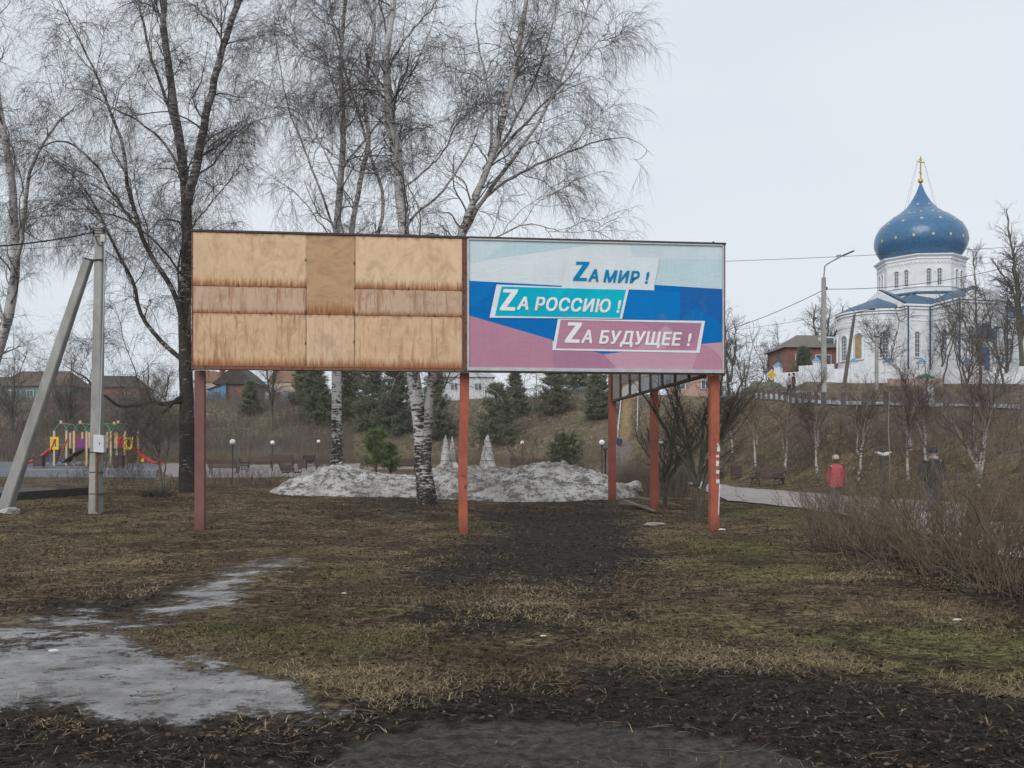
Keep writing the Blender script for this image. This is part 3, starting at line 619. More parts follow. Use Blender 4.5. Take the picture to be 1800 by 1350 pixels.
for i, px in enumerate([800, 815, 835, 900, 925, 950, 968, 1010, 1030]):
    bush(gcol(px, 62 + (i % 3) * 4), rg.uniform(1.3, 2.0), 36, 270 + i, .5, twigr if i % 2 else oakm, ORD[i] + ' from the left of the thin-stemmed shrubs behind the snow pile', 'bare shrubs behind the snow pile', flare=.3, rr=.009)
bush(gcol(275, 32.2), .45, 160, 290, .45, mat('rotten_brush', (.03, .026, .02), (.07, .055, .04), 5), 'dark heap of cut twigs at the foot of the sapling', name='brush_pile', flare=1.6)

SS = [(1270, 62), (1300, 66), (1325, 60), (1352, 57), (1385, 55), (1405, 59), (1430, 53), (1468, 51), (1490, 54), (1520, 49), (1548, 51), (1572, 47), (1610, 48), (1640, 50), (1668, 45), (1695, 47), (1735, 44), (1762, 46), (1790, 41)]
for i, (px, dd) in enumerate(SS):
    bush(gcol(px, dd), rg.uniform(1.8, 2.9), 24, 400 + i, .6, mat('slope_shrub_twigs', (.095, .072, .066), (.20, .16, .14), 2) if i == 0 else bpy.data.materials['slope_shrub_twigs'], ORD[i] + ' from the left of the bare shrubs on the slope below the road', 'bare shrubs on the slope below the road', flare=.7, rr=.011, fine=.8)
# --- conifers
ndl = lambda n, a, b: mat(n, a, b, 3, .8)
pine_dark = ndl('pine_needles_dark', (.075, .09, .055), (.2, .215, .13)); pine_olive = ndl('pine_needles_olive', (.10, .11, .068), (.22, .23, .145)); pine_bright = ndl('pine_needles_bright', (.07, .12, .04), (.19, .26, .09))
pine_trunk = mat('pine_bark', (.08, .06, .045), (.14, .1, .07), 4, .9, .3)
def conifer(name, label, base, h, w, seed, mt, group=None, nb=26, tuft=.22, per=10, low=.08, up=.25, shape=.8, wide=.02):
    rng = np.random.RandomState(seed); root = thing(name, label, 'tree', base, 0, group)
    trunk = np.array([[[0, 0, 0], [.02, 0, h * .3], [0, .02, h * .6], [0, 0, h * .97]]]); V, Q = tubes([(trunk, np.array([[.035, .03, .02, .006]]) * h)], [8])
    link('trunk', fastmesh('trunk', V, Q), pine_trunk, root)
    n = int(nb * h); t = low + (1 - low) * rng.rand(n) ** 1.15; z = t * h; a = rng.rand(n) * 6.283
    L = w * .5 * np.clip((1 - t) ** shape + .08, .08, 1) * (.65 + .5 * rng.rand(n)); K = 5
    P0 = np.stack([np.zeros(n), np.zeros(n), z], -1); D = np.stack([np.cos(a), np.sin(a), np.full(n, up) + rng.randn(n) * .15], -1); out = np.empty((n, K, 3)); out[:, 0] = P0
    for k in range(1, K): D = D + rng.randn(n, 3) * .1; D[:, 2] += .04; D /= np.linalg.norm(D, axis=1, keepdims=True); out[:, k] = out[:, k - 1] + D * (L / (K - 1))[:, None]
    Rd = np.full((n, K), .012 * h / 4) * np.linspace(1, .3, K)[None]
    V, Q = tubes([(out, Rd)], [3]); link('branches', fastmesh('branches', V, Q), pine_trunk, root)
    # needle tufts: bursts of thin blades along the outer part of each branch
    m = n * per; i = np.repeat(np.arange(n), per); f = (.3 + .7 * rng.rand(m)) * (K - 1); k = np.minimum(f.astype(int), K - 2); u = (f - k)[:, None]
    c = out[i, k] * (1 - u) + out[i, k + 1] * u + rng.randn(m, 3) * .05 * w * .5; bl = 9
    c = np.repeat(c, bl, 0); M = len(c); dr = rng.randn(M, 3); dr[:, 2] = np.abs(dr[:, 2]) * .8 + .1; dr += .6 * np.repeat(out[i, -1] - out[i, 0], bl, 0) / (np.repeat(L[i], bl)[:, None] + 1e-6)
    dr /= np.linalg.norm(dr, axis=1, keepdims=True); sd = np.cross(dr, rng.randn(M, 3)); sd /= np.linalg.norm(sd, axis=1, keepdims=True)
    ln = (tuft * (.6 + .8 * rng.rand(M)))[:, None]
    Vn = np.stack([c - sd * wide, c + sd * wide, c + dr * ln], 1).reshape(-1, 3); Qn = np.arange(len(Vn)).reshape(-1, 3)
    link('crown', fastmesh('crown', Vn, Qn, 3), mt, root); return root
conifer('young_pine', 'small bright green pine in front of the bank, left of the twin birch', gcol(660, 63), 2.8, 3.0, 301, pine_bright, 'young green pines in the park', 34, .26, 8, .1, .8, .45, .012)
conifer('young_pine', 'low bright green pine clump touching the right side of the small pine', gcol(686, 64), 2.0, 2.0, 303, pine_bright, 'young green pines in the park', 34, .22, 8, .1, .8, .5, .012)
conifer('young_pine', 'broad dark green pine bush behind the snow, left of the rear posts', gcol(992, 56), 2.6, 3.2, 302, pine_dark, 'young green pines in the park', 40, .24, 9, .08, .8, .35, .014)
pines = [(556, 127, 9.5, 6, 0, 'dark pine on the bank just left of the straight birch trunk'), (618, 130, 11, 7, 0, 'pine on the bank just right of the straight birch trunk'), (655, 126, 10, 7, 1, 'pine on the bank above the small bright pine'), (695, 124, 11, 7, 0, 'pine on the bank left of the twin birch'),
         (535, 138, 9, 5, 1, 'thin pine at the top of the bank above the fence'), (765, 121, 9.5, 7, 1, 'pine on the bank right of the twin birch'), (872, 118, 8.0, 7.5, 1, 'wide olive pine on the bank right of the middle post'),
         (975, 124, 7.2, 6.5, 1, 'bushy olive pine high on the bank under the poster'), (1052, 117, 7.5, 5, 1, 'olive pine left of the rear red post'), (1012, 150, 9, 9, 0, 'dark pine on the skyline at the top of the bank under the poster'), (905, 128, 6.5, 5, 1, 'pine on the bank between the wide and the bushy one'),
         (1412, 117, 5.2, 3.6, 0, 'dark pine in front of the red-brick building'), (440, 133, 5, 4, 1, 'thin olive pine in front of the brown gabled house')]
for i, (px, dd, h, w, mm, lab) in enumerate(pines):
    conifer('pine_tree', lab, gcol(px, dd), h * .86, w * .86, 310 + i, pine_olive if mm else pine_dark, 'pines on the bank', 24, .5, 11, .0, .08, .62, .034)
# burlap-wrapped conifers
wrapm = mat('wrapping_fabric', (.56, .54, .53), (.3, .28, .265), 2.2, .9, .8, bscale=5, bdist=.12, pos=(.3, .75))
def wrapped(px, py, h, w, seed, lab):
    rng = np.random.RandomState(seed); p = gp(px, py); h = Zp(768 + (px == 795) * 2, p.y) - p.z + .15; t = thing('wrapped_shrub', lab, 'shrub', p, 0, 'conifers wrapped in pale fabric for winter')
    prof = []; 
    for k in range(25):
        s = k / 24; r = w / 2 * 1.12 * (1 - s) ** .7 * (1 + .045 * math.cos(s * 6 * 2 * math.pi)) + .015; prof.append((r, h * s))
    mb = MB(); mb.smooth = True; mb.lathe(prof, 20)
    mb.v = [(x + .02 * w * math.sin(z * 9 + 3 * x) + rng.randn() * .015, y + rng.randn() * .015, z) for x, y, z in mb.v]; mb.build('fabric_wrap', wrapm, t)
    r_ = MB()
    for k in (4, 8, 12, 16, 20): r, z = prof[k]; r_.lathe([(r - .005, z - .02), (r + .008, z), (r - .005, z + .02)], 20)
    r_.build('rope', mat('rope', (.1, .08, .06)), t)
wrapped(783, 832, 2.65, .85, 1, 'fabric-wrapped shrub, the left one of the close pair left of the middle post'); wrapped(795, 831, 2.55, .62, 2, 'slimmer fabric-wrapped shrub touching the middle post, half behind its neighbour'); wrapped(857, 832, 2.75, 1.3, 3, 'wide-based fabric-wrapped shrub standing alone right of the middle post')
# ------------------------------------------------------------------ snow
def snow():
    prof = [(462, 866), (500, 848), (560, 827), (600, 821), (640, 824), (690, 832), (735, 838), (765, 828), (795, 820), (830, 818), (865, 824), (900, 823), (940, 816), (980, 816), (1020, 824), (1060, 840), (1090, 853), (1112, 856), (1124, 872)]
    dc = 36.5; n, m = 420, 90; px = np.linspace(460, 1126, n); v = np.linspace(-1, 1, m); PX, V = np.meshgrid(px, v)
    xw = (PX - 900) / F * dc; front = 2.6 + 1.0 * np.exp(-((PX - 930) / 110) ** 2); wdt = np.where(V < 0, front, 3.0) * np.clip(np.minimum(PX - 455, 1130 - PX) / 60, .25, 1)
    yw = dc + V * wdt; top = np.interp(PX, [a for a, b in prof], [b for a, b in prof]); g = hgt(xw, yw)
    H = np.maximum(EYE + (H0 - top) / F * dc - hgt(xw, np.full_like(xw, dc)), .03); sec = np.clip(1 - np.abs(V) ** 2.2, 0, 1) ** .75
    lump = fbm(xw, yw, .8, 4) * .8 + np.abs(fbm(xw, yw, 2.2, 4, 1)) * .42 + fbm(xw, yw, 6, 4, 2) * .22
    z = g - .06 + H * sec + lump * np.clip(sec * 2, 0, 1) * np.clip(H, 0, .8)
    dp = np.exp(-((PX - 870) / 28) ** 2) * (V < 0) * .25 * sec; z = z - dp
    idx = np.arange(n * m).reshape(m, n); Q = np.stack([idx[:-1, :-1], idx[:-1, 1:], idx[1:, 1:], idx[1:, :-1]], -1).reshape(-1, 4)
    t = NT('dirty_snow', .8, .3); a = t.noise(2.6, t.vec((1, 1, 1.8)), 9, .78); b = t.noise(.7, t.vec((1, 1, 2.5)), 6); f = t.noise(28, detail=4, rough=.7)
    c = t.mix(t.ramp(b, .35, .65), (.68, .67, .655), (.42, .395, .365)); c = t.mix(t.ramp(a, .46, .57, 0, .9), c, (.13, .11, .09)); c = t.mix(t.ramp(f, .55, .63, 0, .8), c, (.07, .058, .048))
    t.bump(t.math('ADD', a, t.math('MULTIPLY', f, .4)), 1, .09)
    o = link('snow_pile', fastmesh('snow_pile', np.stack([xw, yw, z], -1).reshape(-1, 3), Q, 4, True), t.done(c)); tag(o, 'long dirty grey snow pile melting behind the boards', 'snow pile'); return t.m
snowm = snow()
def lump(name, label, cat, loc, r, mt, seed, sq=(1, 1, .5), n=3, group=None):
    import bmesh
    bm = bmesh.new(); bmesh.ops.create_icosphere(bm, subdivisions=n, radius=1); rg = np.random.RandomState(seed); ph = rg.rand(9) * 6
    for v in bm.verts:
        c = v.co; k = 1 + .16 * math.sin(c.x * 4 + ph[0]) * math.sin(c.y * 5 + ph[1]) + .12 * math.sin(c.z * 7 + ph[2] + c.x * 3) + rg.randn() * .03
        v.co = Vector((c.x * sq[0], c.y * sq[1], c.z * sq[2])) * r * k
    me = bpy.data.meshes.new(name); bm.to_mesh(me); bm.free()
    for p in me.polygons: p.use_smooth = True
    o = link(name, me, mt); o.location = loc; return tag(o, label, cat, group)
lump('snow_lump', 'rounded lump of snow at the right tip of the snow pile', 'snow', gcol(1112, 36) + Vector((0, 0, .25)), .36, snowm, 1, (1, 1, .8))
lump('snow_lump', 'small flat snow remnant on the grass by the twin birch trunk', 'snow', gp(744, 884), .18, snowm, 2, (1, .6, .3))
conc = mat('weathered_concrete', (.36, .355, .34), (.24, .235, .22), 3, .9, .3, stretch=(1, 1, .4), bscale=30, bdist=.01)
rub = mat('rubble_stone', (.5, .49, .47), (.12, .11, .1), 4, .9, .6)
lump('rubble_stone', 'pale broken concrete lump at the foot of the slanting prop', 'stone', P(18, 903, 25.6), .26, rub, 5, (1, .8, .6))
lump('rubble_stone', 'flat grey stone slab in the mud before the rear posts', 'stone', gp(1152, 922), .22, conc, 6, (1.2, .7, .25))
# ------------------------------------------------------------------ boards
def uvpoint(u, v, w=0):   # u along the boards, v up, w toward the viewer
    return Vector((OB.x, OB.y, OB.z)) + EU * u + Vector((0, 0, v)) + EW * w
OB = P(340, 648, 21.9); EB = P(1270, 658, 23.2); OB.z = 3.68; EB.z = 3.68
BL = (EB - OB).length; EU = (EB - OB).normalized(); EW = Vector((EU.y, -EU.x, 0)); ANG = math.atan2(EU.y, EU.x)
rust = mat('rusty_steel', (.16, .075, .05), (.07, .045, .038), 9, .85, .3, c3=(.2, .1, .07))
blackst = mat('dark_steel', (.03, .028, .028), (.07, .05, .045), 8, .6)
def paint(n, c, c2, sc=5):
    t = NT(n, .7, .15); f = t.noise(sc, t.vec((1, 1, .5)), 6); g = t.noise(30, detail=4); col = t.mix(t.ramp(f, .35, .7), c, c2)
    col = t.mix(t.ramp(g, .66, .72, 0, .8), col, (.12, .05, .04)); z = t.sep(2)
    col = t.mix(t.ramp(z, 0, .6, .6, 0), col, (.13, .055, .04)); t.bump(g, .25, .005); return t.done(col)
red_p = paint('orange_red_paint', (.40, .118, .07), (.27, .085, .058)); pur_p = paint('faded_maroon_paint', (.21, .10, .095), (.17, .085, .085)); dred_p = paint('dull_red_paint', (.28, .085, .06), (.2, .07, .055)); mred_p = paint('worn_red_paint', (.36, .11, .07), (.28, .095, .07))
BT = thing('plywood_billboard', 'blank billboard of stained plywood sheets on the left', 'billboard', OB, ANG); BP = thing('poster_billboard', 'billboard with white, blue and pink slogan poster on the right', 'billboard', uvpoint(5.98, 0), ANG)
# local frame of both boards: x = along, z = up, -y = toward the viewer
def ply(name, tone, dark, seed, streak=.5, hgt_=1.0):
    t = NT(name, .75, .25); v = t.vec((1, 1, 1), (seed * 3.1, 0, seed * 1.7)); vs = t.vec((7, 1, .55), (seed * 2.3, 0, seed)); x = t.n.new('ShaderNodeSeparateXYZ'); t.l(t.tc.outputs['Generated'], x.inputs[0])
    g = t.noise(2.2, t.vec((1, 1, 2.2) if dark else (1.4, 1, .9), (seed, 0, seed)), 8, .7, 1.2); k = t.noise(1.6, v, 5, .6, .8); s = t.noise(1.4, vs, 6, .7); s2 = t.noise(5, t.vec((3.4, 1, .3), (seed, 0, 0)), 5, .75)
    c = t.mix(t.ramp(g, .42, .7), tone, tuple(q * .72 for q in tone)); c = t.mix(t.ramp(k, .5, .72, 0, .35), c, (.40, .25, .155))
    c = t.mix(t.math('MULTIPLY', t.ramp(s, .5, .68), streak), c, (.33, .165, .08))
    c = t.mix(t.math('MULTIPLY', t.ramp(s2, .56, .70), streak * .9), c, (.16, .1, .075))
    e = t.math('ADD', x.outputs[2], t.math('MULTIPLY', t.math('SUBTRACT', s2, .5), .5)); c = t.mix(t.ramp(e, -.02, .20, 1, 0), c, (.27, .10, .035))
    e2 = t.math('ADD', t.math('SUBTRACT', 1.0, x.outputs[2]), t.math('MULTIPLY', t.math('SUBTRACT', s, .5), .35)); c = t.mix(t.ramp(e2, -.02, .05, .6, 0), c, (.2, .1, .06))
    ed = t.math('MINIMUM', x.outputs[0], t.math('SUBTRACT', 1.0, x.outputs[0])); ed = t.math('ADD', ed, t.math('MULTIPLY', t.math('SUBTRACT', s2, .5), .1)); c = t.mix(t.ramp(ed, -.01, .02, .6, 0), c, (.22, .11, .06))
    c = t.mix(t.ramp(t.noise(26, v, 3, .6), .68, .74, 0, .6), c, (.14, .08, .05)); t.bump(g, .12, .01); return t.done(c)
X0, X1, Y0, Y1 = 70., 1735., 75., 912.    # sheet edges measured on the board
def bu(x): return (x - X0) / (X1 - X0) * 5.93
def sheet(x0, x1, z0, z1, mt, dep=0): 
    mb = MB(); mb.b2((bu(x0) + .004, -.20 - dep, z0 + .004), (bu(x1) - .004, -.185 - dep, z1 - .004)); mb.build('plywood_sheet', mt, BT)
LT = (.66, .455, .29); MD = (.52, .33, .19); GB = (.53, .37, .265)
zr = [0.04, 1.20, 1.79, 2.96]
sheet(70, 760, zr[0], zr[1], ply('plywood_lower_left', (.62, .415, .26), 0, 1, 1.0)); sheet(760, 1055, zr[0], zr[1], ply('plywood_lower_middle', (.64, .455, .30), 0, 2, .45), .003); sheet(1055, 1735, zr[0], zr[1], ply('plywood_lower_right', (.64, .435, .275), 0, 3, .8))
sheet(70, 760, zr[1], zr[2], ply('plywood_middle_left', GB, 0, 4, .95), .002); sheet(1055, 1735, zr[1], zr[2], ply('plywood_middle_right', GB, 0, 5, .95), .002)
sheet(70, 765, zr[2], zr[3], ply('plywood_upper_left', LT, 0, 6, .15), .006); sheet(760, 1060, zr[1], zr[3], ply('plywood_upper_middle', (.48, .30, .175), 1, 7, .12), .0); sheet(1060, 1735, zr[2], zr[3], ply('plywood_upper_right', (.69, .49, .315), 0, 8, .1), .006)
mb = MB()
for x, z in [(x, z) for z in (zr[1], zr[2]) for x in (75, 350, 545, 757, 1057, 1390, 1555, 1722)] + [(757, zr[2] + .6), (1055, zr[2] + .55), (757, .55), (1053, .6), (900, zr[1]), (757, 1.25), (1053, 1.25)]:
    mb.box((bu(x), -.213, z), (.035, .012, .018)); mb.box((bu(x), -.213, z + .035), (.02, .012, .02))
mb.build('clip', blackst, BT)
mb = MB(); mb.b2((.04, -.178, .07), (5.89, -.15, 2.95)); mb.build('backing', blackst, BT); mb = MB(); mb.b2((5.935, -.19, -.02), (5.978, -.02, 2.98)); mb.build('joint_strip', rust, BT)
def frame(par, w, m, top=blackst):
    mb = MB(); mb.b2((0, -.19, 0), (w, -.02, .06)); mb.b2((0, -.21, -.03), (.035, -.02, 3.0)); mb.b2((w - .035, -.21, -.03), (w, -.02, 3.0))
    for k in range(1, 6): mb.b2((w * k / 6 - .03, -.18, .06), (w * k / 6 + .03, -.04, 2.96))
    mb.b2((.035, -.215, -.03), (w - .035, -.03, .035)); mb.build('frame', m, par)
    mb = MB(); mb.b2((-.01, -.235, 2.965), (w + .01, -.01, 3.01)); mb.build('top_rail', top, par)
frame(BT, 5.93, rust); frame(BP, BL - 5.98, rust)
WB = BL - 5.98
# poster: mapped in the coordinates measured on the poster
def pu(x, y):
    t = (x - 55) / (1722 - 55); yt = 86 + 24 * t; yb = 932 + 18 * t
    return t * WB, 3.0 - (y - yt) / (yb - yt) * 3.0 - .005
def pm(name, c, c2=None, sc=1.3):
    t = NT(name, .75, .12); n1 = t.noise(sc, detail=4); fx = t.noise(2.0, t.vec((1, 1, 2.2)), 5, .65, 1.5); st = t.noise(40, t.vec((1, 1, .03)), 3)
    col = t.mix(t.ramp(n1, .3, .7), c, c2 or tuple(x * .93 for x in c)); col = t.mix(t.ramp(st, .4, .65, 0, .10), col, tuple(x * .55 for x in c)); col = t.mix(t.ramp(t.noise(2.6, detail=7), .56, .8, 0, .02 if name.startswith('letter') else .08), col, (.42, .4, .38))
    h = t.math('ADD', t.math('MULTIPLY', fx, 1), t.math('MULTIPLY', st, .06)); t.bump(h, .35, .035); return t.done(col)
PC = {'white': pm('poster_white', (.66, .72, .745)), 'pale': pm('poster_pale_blue', (.50, .635, .68)), 'pale2': pm('poster_pale_blue_light', (.56, .67, .71)), 'blue': pm('poster_blue', (.0, .15, .46)), 'blue2': pm('poster_blue_bright', (.0, .175, .50)), 'navy': pm('poster_deep_blue', (.01, .12, .39)),
      'pink': pm('poster_pink', (.46, .225, .31)), 'pink2': pm('poster_pink_light', (.52, .30, .385)), 'pink3': pm('poster_mauve', (.40, .20, .29)), 'teal': pm('poster_turquoise', (.0, .41, .56)), 'teal2': pm('poster_turquoise_light', (.0, .46, .60)), 'frame': pm('poster_frame_white', (.72, .76, .78)),
      'letter': pm('letter_white', (.80, .82, .83)), 'lblue': pm('letter_blue', (.0, .22, .46))}
PN = list(PC); mb = MB()
def pp(pts, col, lay):
    mb.mi = PN.index(col); q = [pu(*p) for p in pts]
    mb.add([(a, -.2 - .0022 * lay, b) for a, b in q], [tuple(range(len(q) - 1, -1, -1))])
pp([(72, 86), (1710, 110), (1710, 935), (72, 915)], 'white', 0)
pp([(75, 88), (345, 93), (150, 240), (75, 250)], 'pale2', 1); pp([(345, 93), (985, 103), (620, 160), (160, 232)], 'pale', 1); pp([(1090, 104), (1708, 113), (1708, 400), (1300, 385), (1290, 208), (1120, 205)], 'pale2', 1); pp([(1300, 215), (1708, 210), (1708, 404), (1255, 382)], 'pale', 2)
pp([(75, 362), (1258, 418), (1258, 380), (1708, 405), (1708, 748), (1560, 760), (600, 740), (75, 582)], 'blue', 3); pp([(1085, 412), (1426, 425), (1418, 605), (1050, 598)], 'blue2', 4); pp([(1426, 390), (1708, 405), (1708, 640), (1530, 520), (1426, 600)], 'navy', 4); pp([(75, 362), (240, 372), (180, 470), (75, 540)], 'blue2', 4)
pp([(75, 582), (600, 735), (600, 800), (850, 806), (930, 826), (1050, 812), (1560, 760), (1708, 748), (1708, 932), (75, 912)], 'pink', 5); pp([(75, 740), (470, 700), (600, 735), (600, 800), (600, 920), (75, 912)], 'pink', 6)
pp([(930, 826), (1050, 812), (1560, 762), (1500, 930), (1000, 924)], 'pink2', 6); pp([(600, 800), (850, 808), (905, 822), (870, 915), (610, 912)], 'pink3', 6); pp([(905, 822), (925, 826), (1010, 912), (865, 910)], 'pink3', 7)
pp([(850, 806), (1050, 812), (930, 826)], 'blue', 7); pp([(1560, 762), (1708, 748), (1708, 870), (1640, 790)], 'pink2', 6)
pp([(1000, 380), (1060, 200), (1290, 208), (1248, 416), (1000, 405)], 'white', 8); pp([(700, 205), (1292, 209), (1249, 416), (660, 400)], 'white', 9)
pp([(248, 386), (1090, 412), (1047, 600), (204, 596)], 'frame', 10); pp([(280, 398), (1072, 414), (1031, 594), (238, 585)], 'teal', 11); pp([(560, 404), (1072, 414), (1031, 594), (700, 590)], 'teal2', 12); pp([(690, 406), (860, 410), (700, 590), (560, 588)], 'teal', 13)
pp([(636, 602), (1587, 611), (1550, 818), (600, 801)], 'frame', 10); pp([(654, 607), (1563, 625), (1530, 803), (622, 790)], 'pink', 11); pp([(1120, 617), (1563, 625), (1545, 720), (1440, 800), (1200, 640)], 'pink3', 12); pp([(1170, 765), (1330, 640), (1400, 700), (1320, 798), (1140, 797)], 'pink2', 13)
mb.build('poster', [PC[k] for k in PN], BP)
fr = MB(); a = -.21; alum = mat('aluminium_trim', (.5, .53, .55), (.38, .4, .41), 5, .5, 0, metal=.3)
fr.b2((.035, -.25, .0), (WB - .04, -.2, .075)); fr.b2((.035, -.24, .075), (.075, -.2, 2.95)); fr.b2((WB - .075, -.24, .075), (WB - .04, -.2, 2.95)); fr.b2((.075, -.24, 2.935), (WB - .075, -.2, 2.962)); fr.build('trim', alum, BP)
def text_part(s, x, y, size, xs, mt, par, lay, sh=.22, ang=-.012, bold=.03):
    cu = bpy.data.curves.new('lettering', 'FONT'); cu.body = s; cu.size = 1; cu.shear = sh; cu.space_character = 1.10; cu.resolution_u = 3
    ob = bpy.data.objects.new('lettering', cu); COL.objects.link(ob); bpy.context.view_layer.update()
    me = bpy.data.meshes.new_from_object(ob.evaluated_get(bpy.context.evaluated_depsgraph_get())); bpy.data.objects.remove(ob)
    V0 = [v.co.copy() for v in me.vertices]; F0 = [tuple(p.vertices) for p in me.polygons]; V = []; Fc = []; n = 0
    for a in (-1, 0, 1):
        for b in (-1, 0, 1):      # a heavier weight: slightly shifted copies, each a hair above the last
            V += [(v.x + a * bold, v.y + b * bold * .75, .0009 * n) for v in V0]; Fc += [tuple(i + n * len(V0) for i in f) for f in F0]; n += 1
    m0 = min(v[0] for v in V); w = max(v[0] for v in V) - m0; u0, v0 = pu(x, y); u1, v1 = pu(xs, y); k = (u1 - u0) / w
    V = [(u0 + (q[0] - m0) * k, -.2 - .0022 * lay - q[2], v0 + (q[1] + .02) * size + (q[0] - m0) * k * ang) for q in V]
    m2 = bpy.data.meshes.new('lettering'); m2.from_pydata(V, [], Fc); m2.update(); return link('lettering', m2, mt, par)
cap = lambda y0, y1: (y1 - y0) / 846 * 3.0 / .76
ZZ = lambda x0, x1, y0, y1, mt, lay: (lambda m: m)(None)
def zed(x0, x1, y0, y1, mt, lay, k=17):
    m = MB(); sl = (y1 - y0) * .20; tk = (y1 - y0) * .16
    pts = [(x0 + sl * .9, y0), (x1, y0 + 1), (x1 - tk * .3, y0 + tk), (x0 + (x1 - x0) * .38, y1 - tk), (x1 - sl * .7, y1 - tk + 2), (x1 - sl * .8, y1 + 2), (x0, y1), (x0 + 2, y1 - tk * .75), (x0 + (x1 - x0) * .60, y0 + tk), (x0 + sl * .75, y0 + tk)]
    q = [pu(*p) for p in pts]; m.add([(a, -.2 - .0022 * lay, b) for a, b in q], [tuple(range(len(q) - 1, -1, -1))]); m.build('lettering', mt, BP)
zed(731, 838, 236, 358, PC['lblue'], 15); text_part('А', 828, 362, cap(283, 362), 893, PC['lblue'], BP, 15); text_part('МИР !', 925, 366, cap(288, 366), 1222, PC['lblue'], BP, 15)
zed(268, 385, 415, 550, PC['letter'], 15); text_part('А', 375, 545, cap(462, 545), 448, PC['letter'], BP, 15); text_part('РОССИЮ !', 488, 549, cap(464, 549), 1040, PC['letter'], BP, 15)
zed(678, 792, 624, 753, PC['letter'], 15); text_part('А', 783, 756, cap(672, 756), 853, PC['letter'], BP, 15); text_part('БУДУЩЕЕ !', 897, 760, cap(674, 760), 1497, PC['letter'], BP, 15)
mb = MB(); mb.tube([(WB - .25, -.1, 3.01), (WB - .25, -.1, 3.06)], .025, 8); mb.build('bolt', blackst, BP)
# posts
def post(px, dd, w, mt, label, ztop=3.66, bend=0, dep=.2, papers=0, group='painted steel posts of the boards', par=None):
    g = gcol(px, dd); t = thing('billboard_post', label, 'post', (g.x, g.y, g.z - .05), ANG, group); H = ztop - g.z + .05
    mb = MB(); n = 8
    for i in range(n):
        a = H * i / n; b = H * (i + 1) / n
    vs = []; fs = []
    for i in range(n + 1):
        z = H * i / n; off = bend * math.sin(z * 1.3); x = w / 2 * (1 + .0 * i)
        vs += [(-x + off, -dep / 2, z), (x + off, -dep / 2, z), (x + off, dep / 2, z), (-x + off, dep / 2, z)]
    for i in range(n):
        for k in range(4): fs.append((i * 4 + k, i * 4 + (k + 1) % 4, (i + 1) * 4 + (k + 1) % 4, (i + 1) * 4 + k))
    fs += [(3, 2, 1, 0), (n * 4, n * 4 + 1, n * 4 + 2, n * 4 + 3)]
    mb.add(vs, fs); mb.build('steel_tube', mt, t, bevel=.012)
    return t, H
post(352, 22.15, .215, pur_p, 'faded maroon post under the left end of the plywood board'); pt, H = post(815, 22.75, .205, red_p, 'orange-red post under the joint between the two boards', bend=-.02)
mb = MB(); mb.box((.0, -.104, 1.35), (.07, .006, .03)); mb.box((.03, -.104, 1.1), (.04, .006, .1)); mb.build('scuff', mat('bare_primer', (.09, .06, .06)), pt)
pt, H = post(1255, 23.4, .21, red_p, 'orange-red post with torn paper strips under the right end of the poster board')
paper = mat('torn_paper', (.7, .7, .68), (.5, .5, .49), 12, .9); mb = MB()
for z, x, w, h in [(1.95, .075, .07, .1), (1.79, .055, .075, .055), (1.62, .05, .07, .13), (1.42, .055, .075, .08), (1.2, .06, .08, .09)]: mb.box((x, -.108, z), (w, .006, h), 0, random.uniform(-.15, .15))
mb.box((.088, -.108, .78), (.024, .006, .72), 0, .04); mb.box((.075, -.112, 2.03), (.03, .005, .13), 0, -.4); mb.build('paper_strip', paper, pt)
post(1076, 33.4, .235, dred_p, 'dull red rear post furthest from the front, by the snow pile', ztop=6.5); post(1150, 29, .215, mred_p, 'worn red rear post in the middle of the side board', ztop=6.5)
# second board turned toward the back
SA = Vector((4.72, 24.0, 3.68)); SBv = P(1080, 0, 33.2); SBv.z = 3.68; DL = (SBv - SA); SLn = Vector((DL.x, DL.y, 0)).length; a2 = math.atan2(DL.y, DL.x)
B2 = thing('side_billboard', 'rusty-framed grey side board seen edge-on under the poster', 'billboard', SA, a2)
osb = mat('chipboard', (.34, .30, .27), (.2, .17, .155), 30, .9, .3); greyp = mat('grey_sheet', (.42, .43, .44), (.3, .31, .32), 3, .8, stretch=(1, 1, .3)); tanp = mat('tan_sheet', (.5, .3, .16), (.4, .24, .14), 3)
mb = MB(); mb.b2((0, .02, 0), (SLn, .12, .07)); mb.b2((0, .02, 2.9), (SLn, .12, 3.0)); n = 8
for k in range(n + 1): x = SLn * k / n; mb.b2((x - .035, .021, .07), (x + .035, .119, 2.9))
mb.build('frame', mat('dark_rust', (.09, .05, .038), (.045, .032, .028), 9), B2)
for k in range(n):
    x0 = SLn * k / n + .04; x1 = SLn * (k + 1) / n - .04
    if k in (6, 7, 8, 9, 10) and False: continue
    mt = osb if k == n - 1 else greyp
    if k in (5, 6):
        m1 = MB(); m1.b2((x0, .05, .5), (x1, .066, 2.88)); m1.build('sheet', osb, B2); m1 = MB(); m1.b2((x0, .04, .38), (x1, .049, .55)); m1.build('sheet', tanp, B2)
        m1 = MB(); m1.box(((x0 + x1) / 2, .056, .26), (x1 - x0 - .05, .006, .3), 0, .12); m1.build('torn_sheet', paper, B2)
    else: m1 = MB(); m1.b2((x0, .05, .075), (x1, .066, 2.88)); m1.build('sheet', mt, B2)
